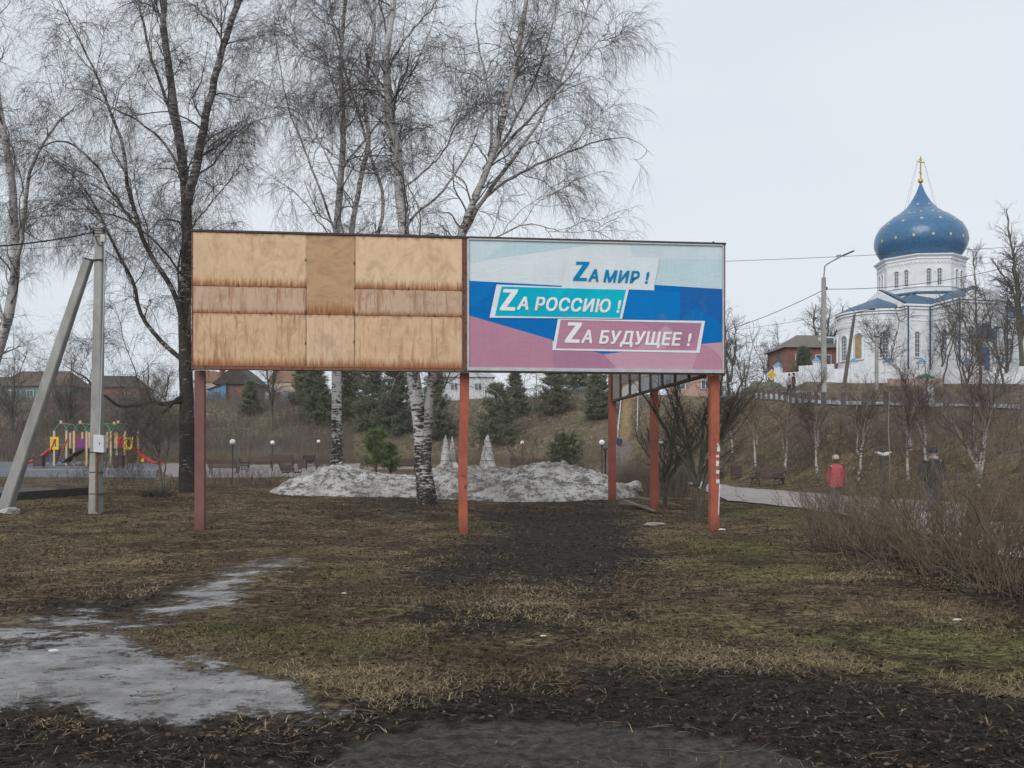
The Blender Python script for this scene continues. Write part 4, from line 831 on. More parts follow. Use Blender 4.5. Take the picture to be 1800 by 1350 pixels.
# ------------------------------------------------------------------ concrete pole with prop
pd = 26.; pb = P(168, 899, pd); top = P(176, 400, pd); t = thing('utility_pole', 'square concrete utility pole at the left with meter box and slanting prop', 'pole', pb, 0); Hh = top.z - pb.z
def taper(mb, p0, p1, w0, w1, d0=None, d1=None):
    p0 = Vector(p0); p1 = Vector(p1); ax = (p1 - p0).normalized(); yv = Vector((0, 1, 0)); xv = yv.cross(ax).normalized(); yv = ax.cross(xv)
    vs = []; c = .8
    for p, w, dd in ((p0, w0, d0 or w0), (p1, w1, d1 or w1)):
        for sx, sy in ((-1, -c), (-c, -1), (c, -1), (1, -c), (1, c), (c, 1), (-c, 1), (-1, c)): vs.append(p + xv * sx * w / 2 + yv * sy * dd / 2)
    mb.add(vs, [tuple(range(7, -1, -1)), tuple(range(8, 16))] + [(i, (i + 1) % 8, (i + 1) % 8 + 8, i + 8) for i in range(8)])
mb = MB(); taper(mb, (0, 0, -.2), (top.x - pb.x, 0, Hh), .29, .2); mb.build('post', conc, t)
mb = MB(); q = P(14, 895, pd) - pb; q2 = P(157, 455, pd) - pb; q.y = -.15; q2.y = -.02; taper(mb, q, q2, .30, .21); mb.build('prop', conc, t)
at = lambda px, py, dy=0: P(px, py, pd) - pb + Vector((0, dy, 0))
mb = MB(); mb.box(at(178, 780, -.22), (.165, .16, .45)); mb.box(at(186.5, 781, -.24), (.15, .18, .44)); mb.build('meter_box', mat('white_enamel', (.62, .64, .66), (.52, .54, .56), 4, .4), t, bevel=.01)
mb = MB(); mb.box(at(184, 780, -.335), (.02, .012, .04)); mb.build('lock', blackst, t)
mb = MB(); mb.tube([at(175.5, 796, -.2), at(175, 899, -.2)], .032, 8); mb.tube([at(182, 796, -.2), at(179, 803, -.2), at(177, 812, -.2)], .02, 6); mb.build('conduit', rust, t)
mb = MB(); mb.tube([at(187, 425, -.15), at(188, 440, -.15), at(186, 560, -.16), at(182, 700, -.17), at(180, 765, -.18)], .014, 6); mb.build('white_cable', mat('white_plastic', (.5, .51, .52)), t)
mb = MB(); mb.box(at(185, 421, -.12), (.12, .12, .2)); mb.build('junction_box', mat('grey_plastic', (.5, .5, .47), rough=.5), t, bevel=.01)
mb = MB(); mb.tube([at(145, 453), at(152, 456, -.12), at(168, 459, -.14), at(187, 457, -.1)], .02, 6); mb.box(at(182, 459, -.1), (.1, .06, .05))
for y in (403, 407, 412, 417): mb.box(at(177, y, 0), (.225, .225, .02))
for y in (795, 830, 868): mb.box(at(171, y, 0), (.3, .3, .02))
for px, py in ((150, 397), (157, 396), (163, 405), (187, 404)): mb.tube([at(px, py), at(px + 3, py + 8)], .03, 6)
mb.tube([at(150, 397), at(160, 408), at(172, 407)], .012, 5); mb.tube([at(171, 418, -.12), at(176, 432, -.14), at(184, 434, -.14)], .013, 5); mb.build('fittings', blackst, t)
wirem = mat('cable_rubber', (.02, .02, .02), (.035, .035, .035), 3, .5)
def wire(name, label, pts, r, sag=0, n=20, group=None):
    a, b = Vector(pts[0]), Vector(pts[1]); q = [a.lerp(b, k / n) - Vector((0, 0, sag * 4 * (k / n) * (1 - k / n))) for k in range(n + 1)]; mb = MB(); mb.tube([p - a for p in q], r, 5)
    o = mb.build(name, wirem); o.location = a; return tag(o, label, 'cable', group)
wire('overhead_cable', 'thick black cable running left from the concrete pole top', (P(170, 407, pd), P(-260, 428, 23)), .02, .25)
wire('overhead_cable', 'thin black cable below the thick one at the concrete pole', (P(165, 428, pd), P(-260, 430, 34)), .008, .2)
# ------------------------------------------------------------------ park lamps and furniture
blk = mat('black_iron', (.025, .027, .03), (.04, .042, .045), 5, .45); dkgreen = mat('dark_grey_iron', (.045, .05, .055), (.07, .075, .08), 5, .5)
globe_m = mat('white_globe', (.78, .78, .78), (.72, .73, .74), 2, .35)
def lamp(h=2.6):
    t = thing('globe_lamp', '', 'street lamp', (0, 0, 0), 0, 'globe lamps in the park')
    mb = MB(); mb.smooth = True; mb.lathe([(.0, -.1), (.11, -.1), (.11, .05), (.07, .1), (.045, .2), (.04, h - .3), (.055, h - .26), (.07, h - .2), (.1, h - .17), (.1, h - .14), (0, h - .14)], 14); mb.build('pole', dkgreen, t)
    mb = MB(); mb.smooth = True; mb.lathe([(.001, h + .19)] + [(.19 * math.sin(a), h + .19 * math.cos(a)) for a in np.linspace(.1, 3.0, 13)] + [(.001, h - .185)], 18); mb.build('globe', globe_m, t)
    return t
L0 = lamp(); first = True
for px, py, gy, lab in [(409, 848, 777, 'globe lamp nearest the left maroon post'), (479, 829, 778, 'globe lamp behind the plaza benches, second from the maroon post'), (560, 818, 776, 'small distant globe lamp left of the straight birch trunk'),
                        (918, 826, 778, 'thin distant globe lamp left of the dark green pine bush'), (1058, 848, 778, 'globe lamp by the stairs, just left of the rear red post'), (1161, 850, 778, 'globe lamp half hidden by the worn red rear post')]:
    o = L0 if first else copy_tree(L0); first = False; p = gp(px, py); o.location = p; s = (Zp(gy, p.y) - p.z) / 2.6; o.scale = (s, s, s); relabel(o, lab)
p = gp(1064, 850); mb = MB(); mb.smooth = True; mb.lathe([(.0, 0), (.05, 0), (.05, 2.1), (.14, 2.15), (.16, 2.25), (.1, 2.32), (0, 2.33)], 12); o = mb.build('flat_top_lamp', dkgreen); o.location = p; tag(o, 'dark flat-topped lamp right beside the globe lamp by the stairs', 'street lamp')
slat = mat('bench_wood', (.13, .085, .07), (.075, .05, .045), 5, .7, .2, stretch=(.3, 3, 3)); slat_d = slat
def bench(Lb=1.9):
    t = thing('park_bench', '', 'bench', (0, 0, 0), 0, 'slatted park benches')      # sits facing -y
    mb = MB()
    for k in range(5): mb.box((0, -.22 + k * .1, .44 + .012 * abs(k - 2)), (Lb, .075, .035))
    mb.build('seat', slat, t); mb = MB()
    for k in range(6): z = .53 + k * .078; mb.box((0, .25 + (z - .5) * .32, z), (Lb, .03, .062), rx=-.3)
    mb.build('backrest', slat, t)
    for s in (-1, 1):
        mb = MB(); x = s * (Lb / 2 - .12); tb = lambda p, r=.02: mb.tube([(x, a, b) for a, b in p], r, 6)
        tb([(-.3, 0), (-.24, .12), (-.27, .26), (-.25, .40), (.22, .42), (.30, .7), (.42, 1.02), (.49, 1.04)], .024); tb([(.36, 0), (.27, .13), (.3, .28), (.2, .42)], .024)
        tb([(-.25, .40), (-.33, .5), (-.32, .62), (-.24, .67), (.02, .65), (.29, .64)], .022); tb([(-.27, .2), (-.1, .12), (.08, .2), (.28, .14)], .018)
        tb([(-.2, .4), (-.14, .28), (0, .24), (.12, .3), (.15, .4)], .016); tb([(-.18, .62), (-.1, .52), (.02, .52), (.12, .6)], .014); tb([(-.36, 0), (-.24, .0)], .025); tb([(.3, 0), (.42, 0)], .025)
        mb.build('side_frame', blk, t)
    return t
Bn = bench(); first = True
for px, py, rz, s, lab in [(394, 835, 180, 1.15, 'bench seen from behind right next to the left maroon post'), (430, 829, 100, 1.1, 'bench seen end-on just right of the nearest globe lamp'), (457, 824, 20, 1.1, 'bench facing us between the first two globe lamps'),
                           (497, 822, 178, 1.15, 'long bench seen from behind right of the second globe lamp'), (537, 821, 250, 1.1, 'bench turned sideways at the right end of the plaza group'), (512, 842, 75, .95, 'dark bench seen end-on half hidden by the left tip of the snow pile'),
                           (578, 831, 180, 1.1, 'bench half sunk behind the snow left of the straight birch'), (709, 829, 180, 1.05, 'bench seen from behind touching the left side of the twin birch trunk'), (918, 827, 180, 1.1, 'bench seen from behind under the thin distant lamp'), (955, 827, 180, 1.1, 'bench seen from behind left of the dark green pine bush'),
                           (1347, 856, -62, 1.0, 'bench with black iron ends beside the brick path'), (1207, 861, 100, 1.0, 'bench seen end-on behind the spreading tree by the right post'), (1262, 843, 75, 1.0, 'bench mostly hidden behind the right red post'),
                           (1790, 958, 165, 1.0, 'dark bench behind the thicket at the right edge')]:
    o = Bn if first else copy_tree(Bn); first = False; p = gp(px, py); o.location = p; o.rotation_euler = (0, 0, R(rz)); o.scale = (s, s, s); relabel(o, lab)
def bin_(loc, lab, w=.5, first=[None]):
    if first[0] is None:
        t = thing('litter_bin', lab, 'bin', loc, 0, 'litter bins in the park'); mb = MB()
        for k in range(6):
            for s in (-1, 1): mb.box((-.21 + k * .084, s * .22, .42), (.07, .025, .6)); mb.box((s * .22, -.21 + k * .084, .42), (.025, .07, .6))
        mb.build('slatted_body', slat, t); mb = MB(); mb.box((0, 0, .42), (.41, .41, .56)); mb.build('liner', blk, t); mb = MB()
        for x in (-.24, .24): mb.tube([(x, 0, 0), (x, 0, .75)], .02, 6); mb.box((x, 0, .01), (.05, .35, .02))
        mb.build('stand', blk, t); first[0] = t; return t
    o = copy_tree(first[0]); o.location = loc; return relabel(o, lab)
for px, py, s, lab in [(69, 824, 1.5, 'litter bin at the left end of the play structure'), (209, 824, 1.5, 'litter bin in front of the play structure posts'), (532, 827, 1.3, 'litter bin among the plaza benches'), (1294, 842, 1.05, 'litter bin at the foot of the young birch right of the red post'), (640, 822, 1.2, 'litter bin at the left foot of the small bright pine')]:
    o = bin_(gp(px, py), lab); o.scale = (s, s, s)
p = gp(388, 830); mb = MB(); mb.tube([(0, 0, 0), (0, 0, 2.4)], .05, 8); mb.tube([(0, 0, 2.4), (0, 0, 2.45)], .06, 8); o = mb.build('metal_post', mat('blue_grey_metal', (.1, .13, .14))); o.location = gp(421, 826); tag(o, 'thin blue-grey metal post right of the nearest globe lamp', 'post')
# crescent lamp
p = gcol(1552, 29.5); t = thing('crescent_lamp', 'dark post with upturned white crescent top among the right thicket', 'street lamp', p); dp = 29.5
mb = MB(); mb.lathe([(0, -.05), (.075, -.05), (.075, 1.0), (.07, 1.15), (.11, Zp(802, dp) - p.z), (.0, Zp(802, dp) - p.z)], 12); mb.build('pole', dkgreen, t); zt = Zp(798, dp) - p.z
mb = MB(); q = [(x, zt + .55 * x * x * 4 - .02) for x in np.linspace(-.22, .22, 9)]; q2 = [(x, zt + .06 + .45 * x * x * 3) for x in np.linspace(.22, -.22, 9)]; mb.prism([(a, b - .03) for a, b in q] + [(a, b - .03) for a, b in q2][1:-1], -.13, .13); mb.build('crescent_top', mat('pale_plastic', (.7, .72, .73), (.6, .62, .63), 4, .4), t)
mb = MB(); zz = Zp(690, 28.9) - p.z; mb.tube([(.0, -.5, 0), (.02, -.5, zz * .4), (-.03, -.5, zz * .7), (.0, -.5, zz)], [.018, .016, .012, .008], 6); o = mb.build('bare_pole', mat('grey_stake', (.3, .28, .26), (.2, .185, .17), 4)); o.location = p; tag(o, 'tall thin grey stick standing right behind the crescent lamp', 'stick')
# ------------------------------------------------------------------ play structure
p0 = gp(180, 819); dp = p0.y; sc = dp / F; t = thing('play_structure', 'wooden play structure with red slides and yellow panels on the court', 'play structure', p0); wood_p = mat('pale_playground_wood', (.6, .44, .26), (.5, .36, .21), 4, .7)
redp = mat('red_plastic', (.55, .04, .03), (.48, .04, .035), 2, .35); yel = mat('yellow_plastic', (.75, .5, .02), (.7, .45, .02), 2, .35); grn = mat('green_steel', (.05, .3, .2), (.04, .25, .18), 2, .4); blu = mat('blue_steel', (.03, .15, .4), (.03, .12, .35), 2, .4); purp = mat('purple_panel', (.2, .05, .22))
lx = lambda px: (px - 180) * sc; lz = lambda py: Zp(py, dp) - p0.z; fy, by = -1.0, 1.0
for i, (px, yt, yy) in enumerate([(104.5, 758, fy), (115, 760, by), (126, 758, fy), (136.5, 759, by), (139, 758, fy), (149, 759, by), (161, 759, fy), (181, 759, by), (195, 760, by), (203, 758, fy), (212.5, 758, by), (213.5, 760, fy), (227, 758, fy), (235, 758, by)]):
    mb = MB(); mb.box((lx(px), yy, lz(yt) / 2), (.16, .14, lz(yt))); mb.build('post', wood_p, t)
for x0, x1, c, yy in [(105, 128, 120, fy), (139, 161, 154, fy), (165, 187, 181, fy), (183, 203, 196, by), (205, 227, 220, fy)]:
    mb = MB(); q = [(lx(x0 + (x1 - x0) * k / 12), yy, lz(758) + (lz(745) - lz(758)) * math.sin(math.pi * k / 12)) for k in range(13)]; mb.tube(q, .035, 6); q = [(a, -yy, b) for a, b, cc in [(v[0], 0, v[2]) for v in q] for b in [0]] and [(v[0], -yy, v[2]) for v in q]; mb.tube(q, .035, 6); mb.build('arch', grn, t)
    mb = MB(); mb.tube([(lx((x0 + x1) / 2), yy, lz(745)), (lx((x0 + x1) / 2), -yy, lz(745))], .03, 6); mb.box((lx((x0 + x1) / 2), yy, lz(743)), (.2, .2, .26)); mb.build('finial', wood_p, t)
mb = MB(); mb.b2((lx(104), fy, lz(790)), (lx(236), by, lz(788))); mb.build('platform', mat('grey_deck', (.1, .1, .1)), t)
for x0, x1 in ((98, 113), (228, 242)):
    mb = MB(); a, b = lx(x0), lx(x1); z0, z1 = lz(791), lz(769); mb.b2((a, fy - .1, z0), (b, fy - .02, z0 + .25)); mb.b2((a, fy - .1, z1 - .2), (b, fy - .02, z1)); w = (b - a) * .3; mb.b2((a, fy - .1, z0 + .25), (a + w, fy - .02, z1 - .2)); mb.b2((b - w, fy - .1, z0 + .25), (b, fy - .02, z1 - .2)); mb.build('yellow_panel', yel, t, bevel=.03)
mb = MB(); mb.b2((lx(214), fy - .05, lz(788)), (lx(225), fy, lz(768))); mb.build('red_panel', redp, t, bevel=.03)
mb = MB(); mb.b2((lx(145), fy - .05, lz(788)), (lx(158), fy, lz(772))); mb.build('purple_panel', purp, t)
for y in (763, 769, 776, 783):
    mb = MB(); mb.tube([(lx(115), by, lz(y)), (lx(161), by, lz(y))], .025, 5); mb.tube([(lx(183), by, lz(y)), (lx(214), by, lz(y))], .025, 5); mb.build('rail', redp, t)
mb = MB()
for k in range(14): mb.tube([(lx(116 + k * 3.3), by - .05, lz(786)), (lx(116 + k * 3.3), by - .05, lz(763))], .014, 4)
for k in range(9): mb.tube([(lx(184 + k * 3.4), by - .05, lz(786)), (lx(184 + k * 3.4), by - .05, lz(763))], .014, 4)
mb.build('net', redp, t)
def slide(pts, lab):
    mb = MB()
    for s in (-.32, .32): mb.tube([(lx(a), fy + .4 + s, lz(b) + .08) for a, b in pts], .10, 6)
    for (a, b), (c, d_) in zip(pts[:-1], pts[1:]):
        A = Vector((lx(a), fy + .4, lz(b))); Bq = Vector((lx(c), fy + .4, lz(d_))); mb.box((A + Bq) / 2, ((Bq - A).length, .64, .06), 0, -math.atan2(Bq.z - A.z, Bq.x - A.x))
    mb.build('slide', redp, t)
slide([(104, 788), (95, 793), (80, 804), (70, 811), (55, 815)], ''); slide([(236, 789), (245, 794), (258, 806), (270, 813), (288, 817)], '')
for x, z in ((77, 806), (258, 809)):
    mb = MB(); mb.tube([(lx(x), fy - .08, lz(z)), (lx(x), fy - .0, lz(z))], .15, 12); mb.build('yellow_disc', yel, t)
for x in (98, 119):
    mb = MB(); mb.tube([(lx(x - 1), fy - .1, lz(816)), (lx(x + 8), fy, lz(788))], .05, 6); mb.tube([(lx(x - 1), fy + 1.1, lz(816)), (lx(x + 8), fy + 1.1, lz(788))], .05, 6)
    for k in range(6): mb.box((lx(x + k * 1.4), fy + .5, lz(814 - k * 4.4)), (.3, 1.0, .04))
    mb.build('stairs', blu, t)
    mb = MB(); mb.tube([(lx(x - 1), fy - .15, lz(797)), (lx(x + 9), fy - .1, lz(772))], .05, 6); mb.build('handrail', redp, t)
mb = MB()
for k in range(9): mb.box((lx(127 + k * 3), fy - .3 + k * .02, lz(812 - k * 2.4)), (.2, 1.4, .08), 0, -.25)
mb.build('climbing_ramp', slat, t)
for x0 in (194, 205):
    mb = MB(); mb.tube([(lx(x0), fy, lz(817)), (lx(x0), fy, lz(793)), (lx(x0 + 6), fy, lz(793)), (lx(x0 + 6), fy, lz(817))], .03, 5)
    for q in (799, 805, 811): mb.tube([(lx(x0), fy, lz(q)), (lx(x0 + 6), fy, lz(q))], .02, 5)
    mb.build('ladder', grn, t)
# ------------------------------------------------------------------ stairs on the bank
conc2 = mat('stair_wood', (.36, .27, .15), (.25, .19, .11), 3, .9, .3); wht = mat('white_rail_paint', (.6, .62, .63), (.5, .51, .52), 3, .5); grey_st = mat('grey_stair', (.24, .2, .19), (.16, .135, .13), 3, .9)
p = gcol(1104, 96); t = thing('stairway', 'long stairway with white handrails climbing the bank behind the rear posts', 'stairs', p)
def flight(d0, d1, px, w, n, mt, px1):
    mb = MB(); A = gcol(px, d0, .2) - p; B_ = gcol(px1, d1, .25) - p; last = -9; h = (B_.z - A.z) / n
    for k in range(n):
        q = A.lerp(B_, (k + .5) / n); z = max(hz(q.x + p.x, q.y + p.y) + .2 - p.z, last, q.z); last = z
        mb.box((q.x, q.y, z - .45), (w, (B_.y - A.y) / n + .05, .9))
    mb.build('stair_flight', mt, t); return A, B_
A, B_ = flight(103.4, 126, 1103, 1.75, 40, conc2, 1108); A2, B2_ = flight(90, 103, 1096, 3.2, 26, grey_st, 1102)
for s in (-1, 1):
    mb = MB(); o = Vector((s * 1.0, 0, 0)); mb.tube([A + o + Vector((0, 0, .95)), B_ + o + Vector((0, 0, .95))], .05, 6); mb.tube([A + o + Vector((0, 0, .5)), B_ + o + Vector((0, 0, .5))], .03, 6)
    for k in range(9): q = A.lerp(B_, k / 8) + o; mb.tube([q, q + Vector((0, 0, .97))], .045, 6)
    mb.build('handrail', wht, t)
# ------------------------------------------------------------------ people
skin = mat('skin', (.5, .31, .23), (.45, .27, .2), 6, .6)
def skinned(name, chains, mt, par, sub=1):
    """one continuous surface grown along connected chains of (point, radius)"""
    me = bpy.data.meshes.new(name); vs = []; es = []; rr = []; key = {}
    for ch in chains:
        prev = None
        for p, r in ch:
            k = tuple(round(c, 4) for c in p)
            if k not in key: key[k] = len(vs); vs.append(p); rr.append(r)
            i = key[k]
            if prev is not None and prev != i: es.append((prev, i))
            prev = i
    me.from_pydata(vs, es, []); o = bpy.data.objects.new(name, me); COL.objects.link(o); m = o.modifiers.new('s', 'SKIN')
    for i, r in enumerate(rr):
        sv = me.skin_vertices[0].data[i]; sv.radius = (r if isinstance(r, tuple) else (r, r)); sv.use_root = (i == 0)
    m.use_smooth_shade = True; o.modifiers.new('u', 'SUBSURF').levels = sub; bpy.context.view_layer.update()
    m2 = bpy.data.meshes.new_from_object(o.evaluated_get(bpy.context.evaluated_depsgraph_get())); bpy.data.objects.remove(o); m2.name = name
    for q in m2.polygons: q.use_smooth = True
    return link(name, m2, mt, par)
def person(label, loc, rz, H, coat, trouser, hat, arms='down', coat_len=.48, hood=None, bag=None, hair=None, stride=.12):
    t = thing('person', label, 'person', loc, rz); k = H / 1.75; v = lambda x, y, z: (x * k, y * k, z * k)
    hip = (v(0, 0, .95), .14 * k)
    def leg(s, st): return [hip, (v(s * .09, 0, .88), .095 * k), (v(s * .1, -st * .5 - .03, .5), .06 * k), (v(s * .1, -st + .02, .1), .042 * k), (v(s * .105, -st - .02, .045), .042 * k), (v(s * .12, -st - .15, .03), .035 * k)]
    def arm(s):
        sh = (v(0, 0, 1.38), .12 * k); q = [sh, (v(s * .19, 0, 1.4), .06 * k)]
        if arms == 'pocket': q += [(v(s * .27, .03, 1.15), .045 * k), (v(s * .2, -.12, .98), .034 * k), (v(s * .17, -.15, .95), .03 * k)]; w = v(s * .17, -.15, .95); dv = (-s * .3, -.5, -.5)
        else: q += [(v(s * .26, .03, 1.12), .045 * k), (v(s * .26, -.06, .88), .03 * k), (v(s * .26, -.08, .82), .028 * k)]; w = v(s * .26, -.08, .82); dv = (0, -.1, -1)
        out = [q]; d = Vector(dv).normalized()
        for f in range(4):
            a = Vector(w) + Vector((0, (f - 1.5) * .02, 0)) * k; out.append([(w, .028 * k), (tuple(a + d * .05 * k), .012 * k), (tuple(a + d * (.085 + (.01 if f in (1, 2) else 0)) * k + Vector((-s * .01, 0, 0))), .009 * k), (tuple(a + d * (.115 + (.012 if f in (1, 2) else 0)) * k + Vector((-s * .025, 0, 0))), .007 * k)])
        out.append([(w, .028 * k), (tuple(Vector(w) + Vector((-s * .01, -.035, -.02)) * k), .012 * k), (tuple(Vector(w) + Vector((-s * .02, -.045, -.06)) * k), .009 * k)])
        return out
    body = [[hip, (v(0, 0, 1.1), (.14 * k, .1 * k)), (v(0, 0, 1.38), .12 * k), (v(0, 0, 1.48), .055 * k), (v(0, -.01, 1.55), .06 * k), (v(0, -.015, 1.63), .09 * k), (v(0, -.01, 1.70), .075 * k)], leg(-1, stride), leg(1, -stride)] + arm(-1) + arm(1)
    skinned('body', body, skin, t)
    f = MB(); f.smooth = True; f.tube([v(0, -.1, 1.64), v(0, -.125, 1.60), v(0, -.10, 1.59)], [.008 * k, .016 * k, .008 * k], 6)
    for s in (-1, 1): f.tube([v(s * .087, 0, 1.655), v(s * .1, .01, 1.62), v(s * .087, 0, 1.59)], .012 * k, 5)
    f.build('face_features', skin, t)
    e = MB()
    for s in (-1, 1): e.tube([v(s * .032, -.094, 1.645), v(s * .032, -.102, 1.645)], .011 * k, 6)
    e.build('eye', blackst, t); e = MB(); e.tube([v(-.025, -.1, 1.565), v(0, -.106, 1.563), v(.025, -.1, 1.565)], .005 * k, 5); e.build('mouth', mat('lips', (.35, .13, .11)), t)
    # clothes: shells over the body
    m = MB(); m.smooth = True; zb = .95 - coat_len * .35
    def ring(z, rx, ry, cy=0): return [(rx * k * math.cos(a) * 1., (cy + ry * math.sin(a)) * k, z * k) for a in np.linspace(0, 2 * math.pi, 19)[:-1]]
    rings = [ring(zb, .235, .19), ring(zb + .03, .24, .195), ring(1.0, .215, .175), ring(1.15, .205, .165), ring(1.3, .225, .165), ring(1.4, .215, .15), ring(1.46, .13, .11), ring(1.5, .085, .085)]
    vs = [q for r_ in rings for q in r_]; n = 18; m.add(vs, [(i * n + j, i * n + (j + 1) % n, (i + 1) * n + (j + 1) % n, (i + 1) * n + j) for i in range(len(rings) - 1) for j in range(n)])
    for s in (-1, 1):
        a = [q for q in arm(s)[0][1:]]; m.tube([a[0][0], a[1][0], a[2][0]], [.085 * k, .075 * k, .06 * k], 10)
    m.build('jacket', coat, t)
    m = MB(); m.smooth = True
    for s, st in ((-1, stride), (1, -stride)): m.tube([v(s * .08, 0, .95), v(s * .095, -.01, .8), v(s * .1, -st * .5 - .03, .5), v(s * .1, -st + .02, .12)], [.125 * k, .115 * k, .085 * k, .07 * k], 10)
    m.build('trousers', trouser, t)
    m = MB(); m.smooth = True
    for s, st in ((-1, stride), (1, -stride)): m.tube([v(s * .1, -st + .06, .055), v(s * .1, -st, .06), v(s * .115, -st - .1, .045), v(s * .12, -st - .19, .035)], [.05 * k, .06 * k, .05 * k, .035 * k], 8)
    m.build('shoes', blackst, t)
    m = MB(); m.smooth = True; m.lathe([(.104 * k, 1.64 * k), (.113 * k, 1.66 * k), (.112 * k, 1.70 * k), (.095 * k, 1.755 * k), (.055 * k, 1.79 * k), (.001, 1.80 * k)], 16, (0, -.008 * k, 0)); m.build('hat', hat, t)
    if hair: m = MB(); m.smooth = True; m.lathe([(.09 * k, 1.52 * k), (.105 * k, 1.58 * k), (.103 * k, 1.65 * k)], 14, (0, .012 * k, 0), .0, math.pi); m.build('hair', hair, t)
    if hood: m = MB(); m.smooth = True; m.lathe([(.11 * k, 1.46 * k), (.135 * k, 1.5 * k), (.12 * k, 1.55 * k)], 16, (0, .02 * k, 0)); m.build('hood', hood, t)
    if bag: m = MB(); m.box(v(.3, .1, 1.15), (.18 * k, .32 * k, .4 * k)); m.build('bag', bag, t, bevel=.04)
    return t
redj = mat('red_patterned_jacket', (.5, .045, .07), (.42, .1, .13), 9, .7); hairm = mat('brown_hair', (.09, .06, .045)); navy = mat('navy_knit', (.02, .025, .06)); dkcoat = mat('black_coat', (.02, .021, .028), (.032, .033, .045), 5, .7)
dd = 28.5; g = gcol(1469, dd); person('person in red jacket and pale knitted hat walking behind the thicket', g, R(190), (Zp(799, dd) - g.z) / 1.0 * .975, redj, mat('grey_trousers', (.12, .12, .15)), mat('pale_pink_knit', (.5, .42, .42), (.38, .3, .31), 30), 'pocket', .55, hair=hairm)
dd = 27.5; g = gcol(1641, dd); person('person in long dark coat and navy hat walking behind the thicket', g, R(165), (Zp(786, dd) - g.z) * .975, dkcoat, mat('blue_grey_jeans', (.13, .16, .22)), navy, 'down', .8, hood=mat('pale_hood_lining', (.4, .4, .42)), bag=mat('grey_rucksack', (.05, .05, .06)))
dd = 100; q = P(1084 + 65, 790, dd); g = gcol(1088.5, 99.5, .35); person('person in dark jacket climbing the stairway beside the rear post', (g.x, g.y, g.z), R(160), 1.7, mat('slate_jacket', (.05, .05, .08)), mat('purple_trousers', (.22, .1, .3)), hairm, 'down', .4)
g = gcol(1387, 84); person('tiny distant person in pale jacket by the white wall', g, R(100), 1.7, mat('pale_jacket', (.4, .4, .45)), navy, hairm); g = gcol(1395, 84.5); person('tiny distant person in dark red jacket by the white wall', g, R(80), 1.75, mat('maroon_jacket', (.16, .04, .05)), dkcoat, navy)
# ------------------------------------------------------------------ church
CX, CY = 47.2, 115.0; AL = R(12); ZG = 10.6
wallm = mat('white_stucco', (.72, .735, .76), (.5, .51, .53), 1.1, .9, .15, detail=9, pos=(.35, .95)); roofb = mat('blue_roof_metal', (.075, .14, .235), (.05, .10, .17), 1.5, .45, .1)
domem = mat('dome_blue', (.025, .10, .215), (.05, .155, .29), 3.5, .28, .35, spec=.6, bscale=2.2, bdist=.1); gold = mat('gold', (.62, .42, .13), (.5, .33, .1), 4, .35, metal=.6); glassd = mat('dark_window_glass', (.06, .075, .09), (.12, .14, .16), 3, .2, spec=.6); wfr = mat('white_window_bars', (.7, .71, .72)); pipe_m = mat('blue_downpipe', (.04, .085, .17)); stonel = mat('white_trim', (.78, .8, .82), (.7, .72, .74), 3, .85)
CH = thing('church', 'white church with starred blue onion dome on the hill', 'church', (CX, CY, ZG), AL)   # local x = along the nave, -y = toward us
zc = lambda z: z - ZG
ze = zc(19.35)
mb = MB(); mb.b2((-5.5, -5.5, -3), (5.5, 5.5, ze)); mb.b2((5.5, -4.6, -3), (27, 4.6, zc(18.3))); mb.b2((-2.5, -10.5, -3), (2.7, -5.5, zc(19.2))); mb.b2((-2.5, 5.5, -3), (2.7, 10.5, zc(19.2)))
apx = MB(); aR = 4.35; prof = [(aR + .1, -3), (aR + .1, 1.2), (aR, 1.25), (aR, zc(19.0))]
mb.lathe(prof, 32, (-5.5, 0, 0), math.pi / 2, math.pi * 1.5); mb.build('wall', wallm, CH)
def cornice(mb, poly, z, out=.18, h=.3):
    n = len(poly)
    for i in range(n - 1):
        a = Vector(poly[i]); b = Vector(poly[i + 1]); d = (b - a); l = d.length; an = math.atan2(d.y, d.x); c = (a + b) / 2; mb.box((c.x, c.y, z), (l + out * 1.2, out * 2, h), an)
mb = MB(); outl = [(-5.5, -5.5), (-2.5, -5.5), (-2.5, -10.5), (2.7, -10.5), (2.7, -5.5), (5.5, -5.5)]
for z, o_, h in ((ze - .12, .3, .22), (ze - .42, .16, .2), (ze - 1.15, .07, .12), (ze - 1.75, .07, .12)): cornice(mb, outl, z, o_, h); cornice(mb, [(-5.5, 5.5), (-5.5, 4.4)], z, o_, h); cornice(mb, [(-5.5, -4.4), (-5.5, -5.5)], z, o_, h)
for z, o_, h in ((zc(18.9), .3, .22), (zc(18.6), .16, .2), (zc(17.85), .07, .12), (zc(17.3), .07, .12)): mb.lathe([(aR, z - h / 2), (aR + o_, z - h / 2), (aR + o_, z + h / 2), (aR, z + h / 2)], 32, (-5.5, 0, 0), math.pi / 2, math.pi * 1.5)
for z, o_, h in ((zc(18.2), .28, .22), (zc(17.9), .14, .18)): cornice(mb, [(5.5, -4.6), (27, -4.6)], z, o_, h)
nd = 34
for k in range(nd):       # dentils on the apse
    a = math.pi / 2 + math.pi * (k + .5) / nd; mb.box((-5.5 + (aR + .05) * math.cos(a), (aR + .05) * math.sin(a), zc(17.58)), (.1, .2, .34), a)
for k in range(10): mb.box((-2.0 + k * .47, -10.53, ze - 1.45), (.2, .1, .34))
for x in (-2.35, 2.55, ): mb.box((x, -10.55, (ze - .5) / 2), (.5, .12, ze - .6))
mb.box((-5.25, -5.55, ze / 2 - .3), (.45, .12, ze - .6))
mb.build('cornice', stonel, CH)
